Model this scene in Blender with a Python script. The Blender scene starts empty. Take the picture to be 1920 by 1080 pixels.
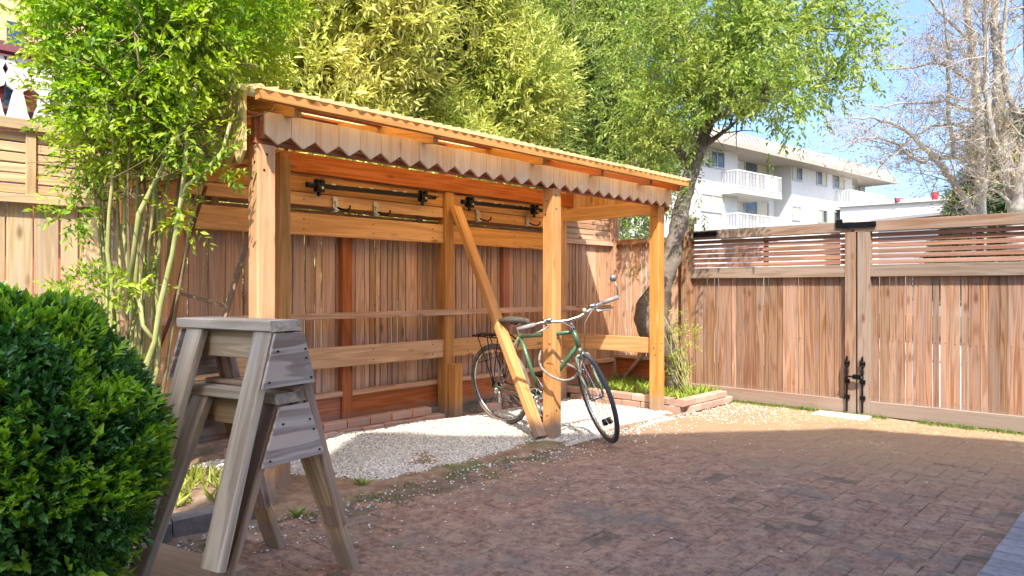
import bpy, bmesh, math, random
import numpy as np
from mathutils import Vector, Matrix, Quaternion, noise
random.seed(7); rng = np.random.default_rng(7)
sc = bpy.context.scene
# ---------------------------------------------------------------- camera, light, exposure
F = 1350.0; CH = 1.12                     # focal length in photo pixels, camera height
cam = bpy.data.cameras.new('camera'); camo = bpy.data.objects.new('camera', cam); sc.collection.objects.link(camo)
camo.location = (0, 0, CH); camo.rotation_euler = (math.radians(90), 0, 0)
cam.sensor_width = 36; cam.lens = 36 * F / 1920; cam.clip_end = 2000; cam.clip_start = 0.05
sc.camera = camo
S = Vector((0.057, -0.776, 1.0)).normalized()     # towards the sun
w = bpy.data.worlds.new('World'); sc.world = w; w.use_nodes = True
nt = w.node_tree; bg = nt.nodes['Background']
sky = nt.nodes.new('ShaderNodeTexSky'); sky.sky_type = 'NISHITA'; sky.sun_disc = False
sky.sun_elevation = math.asin(S.z); sky.sun_rotation = math.atan2(S.x, S.y)
sky.air_density = 0.8; sky.dust_density = 4.5; sky.ozone_density = 6.0; sky.altitude = 300
nt.links.new(sky.outputs[0], bg.inputs[0]); bg.inputs[1].default_value = 0.10
sun = bpy.data.lights.new('sun', 'SUN'); sun.energy = 2.0; sun.angle = math.radians(0.5); sun.color = (1.0, 0.93, 0.80)
suno = bpy.data.objects.new('sun', sun); sc.collection.objects.link(suno); suno.rotation_euler = S.to_track_quat('Z', 'Y').to_euler()
suno.location = (0, 0, 20)
vs = sc.view_settings; vs.view_transform = 'Standard'; vs.look = 'None'; vs.gamma = 1.0; vs.exposure = 2.3; vs.use_curve_mapping = False
sc.render.engine = 'CYCLES'; sc.cycles.use_denoising = True; sc.cycles.max_bounces = 8; sc.cycles.transparent_max_bounces = 8

# ---------------------------------------------------------------- helpers
C = sc.collection
D1 = Vector((0.680, 0.733, 0)).normalized(); NN = Vector((-D1.y, D1.x, 0)); UP = Vector((0, 0, 1))
O1 = Vector((-1.285, 3.70, 0))            # foot of the front left post of the shelter
YROT = math.atan2(D1.y, D1.x)
def Y3(s, t, z): return O1 + D1 * s + NN * t + UP * z
def at(px, py, Y): return Vector(((px - 960) / F * Y, Y, CH - (py - 540) / F * Y))
class Plane:
    def __init__(s, o, d): s.o = Vector(o); s.d = Vector(d).normalized()
    def u(s, px):
        k = (px - 960) / F
        return (k * s.o.y - s.o.x) / (s.d.x - k * s.d.y)
    def z(s, px, py): return CH - (py - 540) / F * (s.o.y + s.d.y * s.u(px))
    def p(s, px, py): u = s.u(px); return Vector((s.o.x + s.d.x * u, s.o.y + s.d.y * u, s.z(px, py)))
    def w(s, u, z, off=0.0):
        n = Vector((s.d.y, -s.d.x, 0))
        return Vector((s.o.x, s.o.y, 0)) + s.d * u + n * off + UP * z
WM = {}
def reg(o, M): WM[o.name] = M; return o
def tag(o, label=None, cat=None, group=None, kind=None):
    if label: o['label'] = label
    if cat: o['category'] = cat
    if group: o['group'] = group
    if kind: o['kind'] = kind
    return o
def place(o, M, parent=None):
    if parent is not None:
        o.parent = parent; o.matrix_basis = WM[parent.name].inverted() @ M
    else: o.matrix_basis = M
    C.objects.link(o); WM[o.name] = M
    return o
def thing(name, loc, rz=0.0, **k):
    o = bpy.data.objects.new(name, None); o.empty_display_size = 0.2
    place(o, Matrix.Translation(Vector(loc)) @ Matrix.Rotation(rz, 4, 'Z')); tag(o, **k); return o
def mesh_np(name, V, Fq, mat, parent=None, smooth=False, tri=False, M=None):
    """V (n,3) float, Fq (m,3|4) int, in world space unless M is given"""
    V = np.asarray(V, dtype=np.float64); Fq = np.asarray(Fq, dtype=np.int32)
    me = bpy.data.meshes.new(name)
    if M is None:
        c = (V.min(0) + V.max(0)) / 2; V = V - c; M = Matrix.Translation(Vector(c))
    k = Fq.shape[1]
    me.vertices.add(len(V)); me.vertices.foreach_set('co', V.astype(np.float32).ravel())
    me.loops.add(Fq.size); me.loops.foreach_set('vertex_index', Fq.ravel())
    me.polygons.add(len(Fq)); me.polygons.foreach_set('loop_start', np.arange(0, Fq.size, k, dtype=np.int32))
    me.polygons.foreach_set('loop_total', np.full(len(Fq), k, dtype=np.int32))
    me.update(calc_edges=True)
    if smooth: me.polygons.foreach_set('use_smooth', np.ones(len(Fq), dtype=bool))
    if mat: me.materials.append(mat)
    return place(bpy.data.objects.new(name, me), M, parent)
class MB:
    """collects shapes (world or local space) and links them as ONE mesh object"""
    def __init__(s): s.v = []; s.f = []; s.smooth = False
    def add(s, v, f): n = len(s.v); s.v += [Vector(a) for a in v]; s.f += [[i + n for i in q] for q in f]; return s
    def box(s, c, X, Y, Z, ch=0.0):
        """box centred c with half vectors X, Y, Z"""
        c = Vector(c); X = Vector(X); Y = Vector(Y); Z = Vector(Z)
        if ch > 0:
            cy = 1 - ch / Y.length; cz = 1 - ch / Z.length; cx = X.length; e = 1 - min(0.5, ch / cx)
            ring = [(cy, 1), (1, cz), (1, -cz), (cy, -1), (-cy, -1), (-1, -cz), (-1, cz), (-cy, 1)]
            v = [c + X * k + Y * a + Z * b for k in (-1, 1) for a, b in ring]
            f = [[i, (i + 1) % 8, 8 + (i + 1) % 8, 8 + i] for i in range(8)] + [list(range(7, -1, -1)), list(range(8, 16))]
            f = [q[::-1] for q in f]
            return s.add(v, f)
        v = [c + X * a + Y * b + Z * d for a in (-1, 1) for b in (-1, 1) for d in (-1, 1)]
        f = [[0, 1, 3, 2], [4, 6, 7, 5], [0, 4, 5, 1], [2, 3, 7, 6], [0, 2, 6, 4], [1, 5, 7, 3]]
        return s.add(v, f)
    def tube(s, pts, r, n=8, cap=True):
        pts = [Vector(p) for p in pts]; rs = r if isinstance(r, (list, tuple)) else [r] * len(pts)
        v = []; f = []; prev = None
        for i, p in enumerate(pts):
            a = pts[max(i - 1, 0)]; b = pts[min(i + 1, len(pts) - 1)]; t = (b - a)
            t = t.normalized() if t.length > 1e-9 else Vector((0, 0, 1))
            if prev is None: prev = t.orthogonal().normalized()
            u = (prev - t * prev.dot(t)); u = u.normalized() if u.length > 1e-6 else t.orthogonal().normalized(); prev = u
            q = t.cross(u)
            for k in range(n):
                an = 2 * math.pi * k / n; v.append(p + (u * math.cos(an) + q * math.sin(an)) * rs[i])
        for i in range(len(pts) - 1):
            for k in range(n):
                f.append([i * n + k, i * n + (k + 1) % n, (i + 1) * n + (k + 1) % n, (i + 1) * n + k])
        if cap: f.append(list(range(n - 1, -1, -1))); f.append([len(v) - n + k for k in range(n)])
        return s.add(v, f)
    def ring(s, c, ax, R, r, n=40, m=8, sq=False, a0=0, a1=2 * math.pi):
        c = Vector(c); ax = Vector(ax).normalized(); u = ax.orthogonal().normalized()
        if abs(ax.y) > .7: u = Vector((1, 0, 0)); 
        q = ax.cross(u); full = abs(a1 - a0 - 2 * math.pi) < 1e-6; v = []; f = []; nn = n if full else n + 1
        for i in range(nn):
            a = a0 + (a1 - a0) * i / n; d = u * math.cos(a) + q * math.sin(a)
            for k in range(m):
                b = 2 * math.pi * k / m + (math.pi / 4 if sq else 0)
                v.append(c + d * (R + math.cos(b) * (r[0] if isinstance(r, tuple) else r)) + ax * math.sin(b) * (r[1] if isinstance(r, tuple) else r))
        for i in range(n):
            for k in range(m):
                j = (i + 1) % nn
                f.append([i * m + k, j * m + k, j * m + (k + 1) % m, i * m + (k + 1) % m])
        return s.add(v, f)
    def xform(s, M): s.v = [M @ a for a in s.v]; return s
    def build(s, name, mat, parent=None, smooth=False, M=None, origin=None):
        me = bpy.data.meshes.new(name); V = s.v
        if M is None:
            if origin is None:
                c = Vector([(min(a[i] for a in V) + max(a[i] for a in V)) / 2 for i in range(3)])
            else: c = Vector(origin)
            V = [a - c for a in V]; M = Matrix.Translation(c)
        me.from_pydata(V, [], s.f); me.update()
        if smooth: me.polygons.foreach_set('use_smooth', [True] * len(me.polygons))
        if mat: me.materials.append(mat)
        return place(bpy.data.objects.new(name, me), M, parent)
def board(name, a, b, wd, th, wdir, mat, parent=None, ch=0.0025, rag=0.0):
    """a plank from a to b; wd along wdir, th across; its mesh lies along its own X, so grain follows it"""
    a = Vector(a); b = Vector(b); x = (b - a); L = x.length; x.normalize()
    y = Vector(wdir); y = (y - x * y.dot(x)).normalized(); z = x.cross(y)
    M = Matrix((( x.x, y.x, z.x, 0), (x.y, y.y, z.y, 0), (x.z, y.z, z.z, 0), (0, 0, 0, 1))); M.translation = (a + b) / 2
    m = MB().box((0, 0, 0), (L / 2, 0, 0), (0, wd / 2, 0), (0, 0, th / 2), ch)
    return m.build(name, mat, parent, M=M)

# ---------------------------------------------------------------- materials
def newmat(name):
    m = bpy.data.materials.new(name); m.use_nodes = True; nt = m.node_tree
    return m, nt, nt.nodes['Principled BSDF']
def N(nt, t, **k):
    n = nt.nodes.new(t)
    for a, b in k.items():
        if a.startswith('i_'):
            key = a[2:]; key = int(key) if key.isdigit() else key.replace('_', ' ')
            n.inputs[key].default_value = b
        else: setattr(n, a, b)
    return n
def lk(nt, a, b): nt.links.new(a, b)
def ramp(nt, fac, stops):
    r = N(nt, 'ShaderNodeValToRGB'); e = r.color_ramp.elements
    while len(e) < len(stops): e.new(0.5)
    for x, (p, c) in zip(e, stops): x.position = p; x.color = (c[0], c[1], c[2], 1)
    lk(nt, fac, r.inputs[0]); return r.outputs[0]
def mix(nt, f, a, b, mode='MIX'):
    m = N(nt, 'ShaderNodeMix', data_type='RGBA', blend_type=mode)
    for i, x in ((0, f), (6, a), (7, b)):
        if isinstance(x, (int, float)): m.inputs[i].default_value = x
        elif isinstance(x, tuple): m.inputs[i].default_value = (x[0], x[1], x[2], 1)
        else: lk(nt, x, m.inputs[i])
    return m.outputs[2]
def math_(nt, op, a, b=0.0, c=0.0, clamp=False):
    m = N(nt, 'ShaderNodeMath', operation=op, use_clamp=clamp)
    for i, x in enumerate((a, b, c)):
        if isinstance(x, (int, float)): m.inputs[i].default_value = x
        else: lk(nt, x, m.inputs[i])
    return m.outputs[0]
def wood(name, A, B, grey=None, gamt=0.0, var=0.22, knots=True, rough=0.75, cath=0.5, dark=(0.10, 0.045, 0.02), soft=0.35, rf=30.0):
    m, nt, bs = newmat(name)
    tc = N(nt, 'ShaderNodeTexCoord'); oi = N(nt, 'ShaderNodeObjectInfo')
    off = N(nt, 'ShaderNodeCombineXYZ'); r1 = math_(nt, 'MULTIPLY', oi.outputs['Random'], 37.0)
    lk(nt, r1, off.inputs[0]); lk(nt, math_(nt, 'MULTIPLY', oi.outputs['Random'], 91.0), off.inputs[1]); lk(nt, r1, off.inputs[2])
    def mp(sx, sy, sz):
        v = N(nt, 'ShaderNodeVectorMath', operation='MULTIPLY'); lk(nt, tc.outputs['Object'], v.inputs[0]); v.inputs[1].default_value = (sx, sy, sz)
        a = N(nt, 'ShaderNodeVectorMath', operation='ADD'); lk(nt, v.outputs[0], a.inputs[0]); lk(nt, off.outputs[0], a.inputs[1]); return a.outputs[0]
    g1 = N(nt, 'ShaderNodeTexNoise', i_Scale=1.0, i_Detail=5.0, i_Roughness=0.65, i_Distortion=0.3); lk(nt, mp(2.5, 95, 95), g1.inputs['Vector'])
    g2 = N(nt, 'ShaderNodeTexNoise', i_Scale=1.0, i_Detail=2.0, i_Distortion=0.8); lk(nt, mp(0.8, 15, 15), g2.inputs['Vector'])
    rings = math_(nt, 'SINE', math_(nt, 'MULTIPLY', g2.outputs[0], rf))
    rings = math_(nt, 'MULTIPLY_ADD', rings, 0.5, 0.5)
    fac = mix(nt, cath, g1.outputs[0], rings)
    base = mix(nt, oi.outputs['Random'], A, B)
    dk = mix(nt, 0.55, base, dark, 'MIX'); lt = mix(nt, 0.10, base, (1.0, 0.9, 0.75))
    col = mix(nt, ramp(nt, fac, [(0.3, (0, 0, 0)), (0.72, (1, 1, 1))]), dk, lt)
    col = mix(nt, soft, col, base)
    bl = N(nt, 'ShaderNodeTexNoise', i_Scale=1.0, i_Detail=4.0, i_Roughness=0.6); lk(nt, mp(1.6, 5, 5), bl.inputs['Vector'])
    col = mix(nt, ramp(nt, bl.outputs[0], [(0.35, (0, 0, 0)), (0.75, (0.5, 0.5, 0.5))]), col, mix(nt, 0.5, base, dark))
    if grey:
        gn = N(nt, 'ShaderNodeTexNoise', i_Scale=1.0, i_Detail=6.0, i_Roughness=0.7); lk(nt, mp(1.2, 16, 16), gn.inputs['Vector'])
        gg = math_(nt, 'MULTIPLY', ramp(nt, gn.outputs[0], [(0.40, (0, 0, 0)), (0.62, (1, 1, 1))]), gamt)
        col = mix(nt, gg, col, grey)
    if knots:
        vo = N(nt, 'ShaderNodeTexVoronoi', i_Scale=1.0, i_Randomness=1.0); lk(nt, mp(3.0, 8, 8), vo.inputs['Vector'])
        kn = N(nt, 'ShaderNodeTexNoise', i_Scale=30.0); lk(nt, tc.outputs['Object'], kn.inputs['Vector'])
        d = math_(nt, 'MULTIPLY_ADD', kn.outputs[0], 0.06, vo.outputs['Distance'])
        col = mix(nt, ramp(nt, d, [(0.07, (1, 1, 1)), (0.20, (0, 0, 0))]), col, mix(nt, 0.75, base, dark))
    hs = N(nt, 'ShaderNodeHueSaturation'); lk(nt, col, hs.inputs['Color'])
    wn = N(nt, 'ShaderNodeTexWhiteNoise', noise_dimensions='1D'); lk(nt, math_(nt, 'MULTIPLY', oi.outputs['Random'], 977.0), wn.inputs['W'])
    lk(nt, math_(nt, 'MULTIPLY_ADD', wn.outputs['Value'], 2 * var, 1 - var), hs.inputs['Value'])
    lk(nt, math_(nt, 'MULTIPLY_ADD', oi.outputs['Random'], 0.25, 0.88), hs.inputs['Saturation'])
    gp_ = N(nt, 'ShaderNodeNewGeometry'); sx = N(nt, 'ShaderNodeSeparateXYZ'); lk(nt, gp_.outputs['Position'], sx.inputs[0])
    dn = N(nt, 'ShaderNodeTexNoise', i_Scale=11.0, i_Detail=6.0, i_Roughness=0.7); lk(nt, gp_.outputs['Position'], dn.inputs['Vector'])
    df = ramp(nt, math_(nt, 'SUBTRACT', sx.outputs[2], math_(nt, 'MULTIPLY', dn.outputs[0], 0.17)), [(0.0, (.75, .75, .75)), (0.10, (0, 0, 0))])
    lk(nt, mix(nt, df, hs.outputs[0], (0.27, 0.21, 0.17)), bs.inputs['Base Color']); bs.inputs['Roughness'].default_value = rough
    bs.inputs['Specular IOR Level'].default_value = 0.25
    bp = N(nt, 'ShaderNodeBump', i_Strength=0.5, i_Distance=0.0025)
    lk(nt, g1.outputs[0], bp.inputs['Height']); lk(nt, bp.outputs[0], bs.inputs['Normal'])
    return m
def plain(name, c, rough=0.6, metal=0.0, nz=0.0, nscale=20.0, c2=None, bump=0.0, spec=0.4, bscale=None, coord='Object'):
    m, nt, bs = newmat(name); bs.inputs['Roughness'].default_value = rough; bs.inputs['Metallic'].default_value = metal
    bs.inputs['Specular IOR Level'].default_value = spec
    tc = N(nt, 'ShaderNodeTexCoord'); n = N(nt, 'ShaderNodeTexNoise', i_Scale=nscale, i_Detail=6.0, i_Roughness=0.65); lk(nt, tc.outputs[coord], n.inputs['Vector'])
    c2 = c2 or tuple(x * 0.6 for x in c)
    col = mix(nt, ramp(nt, n.outputs[0], [(0.35, (0, 0, 0)), (0.7, (1, 1, 1))]), c, c2) if (nz or c2) else None
    oi = N(nt, 'ShaderNodeObjectInfo'); hs = N(nt, 'ShaderNodeHueSaturation'); lk(nt, col, hs.inputs['Color'])
    lk(nt, math_(nt, 'MULTIPLY_ADD', oi.outputs['Random'], 2 * nz, 1 - nz), hs.inputs['Value']); lk(nt, hs.outputs[0], bs.inputs['Base Color'])
    if bump:
        n2 = N(nt, 'ShaderNodeTexNoise', i_Scale=bscale or nscale * 3, i_Detail=5.0); lk(nt, tc.outputs[coord], n2.inputs['Vector'])
        bp = N(nt, 'ShaderNodeBump', i_Strength=0.6, i_Distance=bump); lk(nt, n2.outputs[0], bp.inputs['Height']); lk(nt, bp.outputs[0], bs.inputs['Normal'])
    return m
def leafmat(name, cols, trans=0.35, rough=0.45, spec=0.35, patch=None, pscale=1.2):
    m, nt, bs = newmat(name); g = N(nt, 'ShaderNodeNewGeometry')
    st = [(i / max(1, len(cols) - 1), c) for i, c in enumerate(cols)]
    col = ramp(nt, g.outputs['Random Per Island'], st)
    if patch:
        n = N(nt, 'ShaderNodeTexNoise', i_Scale=pscale, i_Detail=2.0); lk(nt, g.outputs['Position'], n.inputs['Vector'])
        col = mix(nt, ramp(nt, n.outputs[0], [(0.42, (0, 0, 0)), (0.6, (0.75, 0.75, 0.75))]), col, patch)
    lk(nt, col, bs.inputs['Base Color']); bs.inputs['Roughness'].default_value = rough; bs.inputs['Specular IOR Level'].default_value = spec
    tr = N(nt, 'ShaderNodeBsdfTranslucent'); hs = N(nt, 'ShaderNodeHueSaturation', i_Saturation=1.1, i_Value=1.3); lk(nt, col, hs.inputs['Color']); lk(nt, hs.outputs[0], tr.inputs[0])
    ms = N(nt, 'ShaderNodeMixShader', i_0=trans); lk(nt, bs.outputs[0], ms.inputs[1]); lk(nt, tr.outputs[0], ms.inputs[2])
    lk(nt, ms.outputs[0], nt.nodes['Material Output'].inputs['Surface']); return m

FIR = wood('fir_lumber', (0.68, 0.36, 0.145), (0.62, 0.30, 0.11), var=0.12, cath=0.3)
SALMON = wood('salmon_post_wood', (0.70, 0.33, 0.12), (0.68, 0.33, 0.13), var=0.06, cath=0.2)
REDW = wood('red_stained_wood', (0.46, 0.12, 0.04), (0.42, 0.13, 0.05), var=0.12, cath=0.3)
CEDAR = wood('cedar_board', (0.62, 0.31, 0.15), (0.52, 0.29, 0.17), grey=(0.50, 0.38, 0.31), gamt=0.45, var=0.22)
CEDAR_LIT = wood('cedar_board_sunlit', (0.60, 0.41, 0.20), (0.54, 0.36, 0.19), grey=(0.46, 0.39, 0.31), gamt=0.5, var=0.15)  # same cedar in a lighter tone that paints sunlight on the left fence
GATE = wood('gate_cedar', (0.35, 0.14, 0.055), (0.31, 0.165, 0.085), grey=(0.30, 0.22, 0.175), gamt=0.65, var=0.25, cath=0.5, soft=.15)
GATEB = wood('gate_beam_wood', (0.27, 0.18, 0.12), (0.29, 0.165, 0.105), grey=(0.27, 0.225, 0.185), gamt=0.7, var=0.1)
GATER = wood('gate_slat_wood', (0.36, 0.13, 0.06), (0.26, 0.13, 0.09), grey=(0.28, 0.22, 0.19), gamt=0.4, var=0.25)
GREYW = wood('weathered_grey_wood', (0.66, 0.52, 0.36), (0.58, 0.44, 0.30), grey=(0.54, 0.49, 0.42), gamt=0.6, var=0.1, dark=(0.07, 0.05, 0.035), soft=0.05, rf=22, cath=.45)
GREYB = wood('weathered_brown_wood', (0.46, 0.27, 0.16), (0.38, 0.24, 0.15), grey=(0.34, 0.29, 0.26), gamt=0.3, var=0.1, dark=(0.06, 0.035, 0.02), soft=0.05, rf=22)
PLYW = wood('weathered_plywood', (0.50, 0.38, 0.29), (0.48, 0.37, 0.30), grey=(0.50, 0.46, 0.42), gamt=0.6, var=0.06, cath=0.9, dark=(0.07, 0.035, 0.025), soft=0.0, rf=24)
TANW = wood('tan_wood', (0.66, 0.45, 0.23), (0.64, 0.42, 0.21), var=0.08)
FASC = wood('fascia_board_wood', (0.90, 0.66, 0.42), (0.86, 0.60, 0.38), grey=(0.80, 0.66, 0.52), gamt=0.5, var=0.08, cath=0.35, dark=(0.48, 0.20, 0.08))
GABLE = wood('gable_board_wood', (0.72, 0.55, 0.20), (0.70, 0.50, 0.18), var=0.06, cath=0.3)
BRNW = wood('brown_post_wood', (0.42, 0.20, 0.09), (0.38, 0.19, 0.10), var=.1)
BLACKM = plain('black_metal', (0.012, 0.012, 0.014), 0.35, 0.6, spec=0.5)
STEEL = plain('brushed_steel', (0.55, 0.54, 0.52), 0.32, 0.9, c2=(0.4, 0.38, 0.36), nscale=60)
CHROME = plain('worn_chrome', (0.6, 0.6, 0.6), 0.25, 1.0, c2=(0.42, 0.40, 0.38), nscale=40)
RUST = plain('rusty_iron', (0.22, 0.07, 0.04), 0.8, 0.2, c2=(0.12, 0.045, 0.03), nscale=60, bump=0.001)
GREENP = plain('green_frame_paint', (0.06, 0.15, 0.08), 0.35, 0.1, c2=(0.05, 0.11, 0.06), nscale=8, spec=0.6)
RUBBER = plain('tyre_rubber', (0.045, 0.042, 0.045), 0.75, c2=(0.10, 0.09, 0.08), nscale=30)
RUBBERT = plain('dusty_tyre', (0.10, 0.09, 0.075), 0.85, c2=(0.22, 0.19, 0.15), nscale=14)
WHITEP = plain('white_paint', (0.78, 0.77, 0.74), 0.6, c2=(0.70, 0.69, 0.66), nscale=3)
# ---------------------------------------------------------------- setting: ground, paving, gravel
def ground_mat(name, cols, scale, bump=0.01, rough=0.95, moss=None, mscale=1.5, mrange=(0.55, 0.7)):
    m, nt, bs = newmat(name); g = N(nt, 'ShaderNodeNewGeometry')
    n = N(nt, 'ShaderNodeTexNoise', i_Scale=scale, i_Detail=10.0, i_Roughness=0.75); lk(nt, g.outputs['Position'], n.inputs['Vector'])
    col = ramp(nt, n.outputs[0], [(0.3 + 0.4 * i / (len(cols) - 1), c) for i, c in enumerate(cols)])
    if moss:
        n2 = N(nt, 'ShaderNodeTexNoise', i_Scale=mscale, i_Detail=6.0, i_Roughness=0.7); lk(nt, g.outputs['Position'], n2.inputs['Vector'])
        col = mix(nt, ramp(nt, n2.outputs[0], [(mrange[0], (0, 0, 0)), (mrange[1], (0.85, 0.85, 0.85))]), col, moss)
    lk(nt, col, bs.inputs['Base Color']); bs.inputs['Roughness'].default_value = rough; bs.inputs['Specular IOR Level'].default_value = 0.15
    n3 = N(nt, 'ShaderNodeTexNoise', i_Scale=scale * 4, i_Detail=8.0, i_Roughness=0.7); lk(nt, g.outputs['Position'], n3.inputs['Vector'])
    bp = N(nt, 'ShaderNodeBump', i_Strength=0.8, i_Distance=bump); lk(nt, n3.outputs[0], bp.inputs['Height']); lk(nt, bp.outputs[0], bs.inputs['Normal'])
    return m
SOIL = ground_mat('soil_dirt', [(0.10, 0.06, 0.04), (0.22, 0.15, 0.10), (0.34, 0.26, 0.19)], 9.0, moss=(0.09, 0.12, 0.04), mrange=(0.56, 0.66))
FARG = ground_mat('far_ground_earth', [(0.08, 0.08, 0.05), (0.14, 0.13, 0.08)], 0.5)
m = MB(); R = 600
m.add([(-R, -R, -0.06), (R, -R, -0.06), (R, R, -0.06), (-R, R, -0.06)], [[0, 1, 2, 3]])
tag(m.build('ground', FARG), kind='structure')
tag(MB().add([Y3(5.05, -14, -0.03), Y3(16, -14, -0.03), Y3(16, 8, -0.03), Y3(5.05, 8, -0.03)], [[0, 1, 2, 3]]).build('alley_pavement', ground_mat('pale_concrete_alley', [(.36, .34, .31), (.48, .46, .43)], 2.0)), kind='structure')
# yard soil: a height field under everything in the yard
def grid(name, s0, s1, t0, t1, step, hf, mat, smooth=True, parent=None):
    ns = int((s1 - s0) / step) + 1; ntt = int((t1 - t0) / step) + 1
    V = []; 
    for i in range(ns):
        for j in range(ntt):
            s = s0 + (s1 - s0) * i / (ns - 1); t = t0 + (t1 - t0) * j / (ntt - 1); V.append(Y3(s, t, hf(s, t)))
    I = np.arange(ns * ntt).reshape(ns, ntt)
    Fq = np.stack([I[:-1, :-1], I[1:, :-1], I[1:, 1:], I[:-1, 1:]], -1).reshape(-1, 4)
    return mesh_np(name, np.array(V), Fq, mat, parent, smooth=smooth)
def nz(x, y, sc_=1.0, o=0.0): return noise.noise(Vector((x * sc_ + o, y * sc_ - o, o)))
def soil_h(s, t):
    h = -0.022
    edge = -0.27
    if t > edge: h = min(0.012, -0.022 + (t - edge) * 0.5) + 0.006 * nz(s, t, 6)
    if t > -0.2 and s < -0.05: h = max(h, 0.09 + 0.02 * nz(s, t, 5)) if s < -0.15 else max(h, 0.09 * (-0.05 - s) / 0.1)
    if s > 3.98 and t > -0.08: h = max(h, 0.075 + 0.015 * nz(s, t, 5))
    if t > 1.15: h = max(h, 0.0)
    return h
tag(grid('soil', -4.5, 7.5, -0.5, 2.2, 0.05, soil_h, SOIL), kind='structure')
MORT = ground_mat('joint_sand_dirt', [(0.09, 0.06, 0.045), (0.16, 0.115, 0.085), (0.24, 0.18, 0.13)], 14.0, moss=(0.09, 0.10, 0.04), mscale=2.5, mrange=(0.56, 0.68))
def sandy(m):
    nt = m.node_tree; bs = nt.nodes['Principled BSDF']; src = bs.inputs['Base Color'].links[0].from_socket
    g = N(nt, 'ShaderNodeNewGeometry'); n = N(nt, 'ShaderNodeTexNoise', i_Scale=3.0, i_Detail=8.0, i_Roughness=0.7); lk(nt, g.outputs['Position'], n.inputs['Vector'])
    dp = N(nt, 'ShaderNodeVectorMath', operation='DOT_PRODUCT'); lk(nt, g.outputs['Position'], dp.inputs[0]); dp.inputs[1].default_value = (D1.x * 0.75, D1.y * 0.75 + 0.1, 0)
    f = ramp(nt, math_(nt, 'MULTIPLY', math_(nt, 'ADD', dp.outputs['Value'], math_(nt, 'MULTIPLY', n.outputs[0], 1.6)), 0.1), [(0.44, (0, 0, 0)), (0.55, (0.95, 0.95, 0.95))])
    n2 = N(nt, 'ShaderNodeTexNoise', i_Scale=30.0, i_Detail=8.0, i_Roughness=0.8); lk(nt, g.outputs['Position'], n2.inputs['Vector'])
    sandc = ramp(nt, n2.outputs[0], [(0.35, (0.16, 0.10, 0.06)), (0.5, (0.34, 0.23, 0.13)), (0.62, (0.50, 0.38, 0.25))])
    lk(nt, mix(nt, f, src, sandc), bs.inputs['Base Color'])
sandy(MORT)
def sand_h(s, t):
    h = -0.0075 + 0.006 * nz(s, t, 1.6, 4) + 0.0035 * nz(s, t, 7, 6) + 0.0015 * nz(s, t, 25, 6)
    h += 0.010 * min(1, max(0, (s - 3.5 + .35 * t * 0 + .4 * nz(s, t, 2, 8)) / 1.0)) + .006 * min(1, max(0, (t + .75) / .4)) * (s < 3.5)
    return h
pav = tag(grid('brick_paving', -2.6, 5.6, -2.9, -0.27, 0.035, sand_h, MORT), kind='structure')
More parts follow.
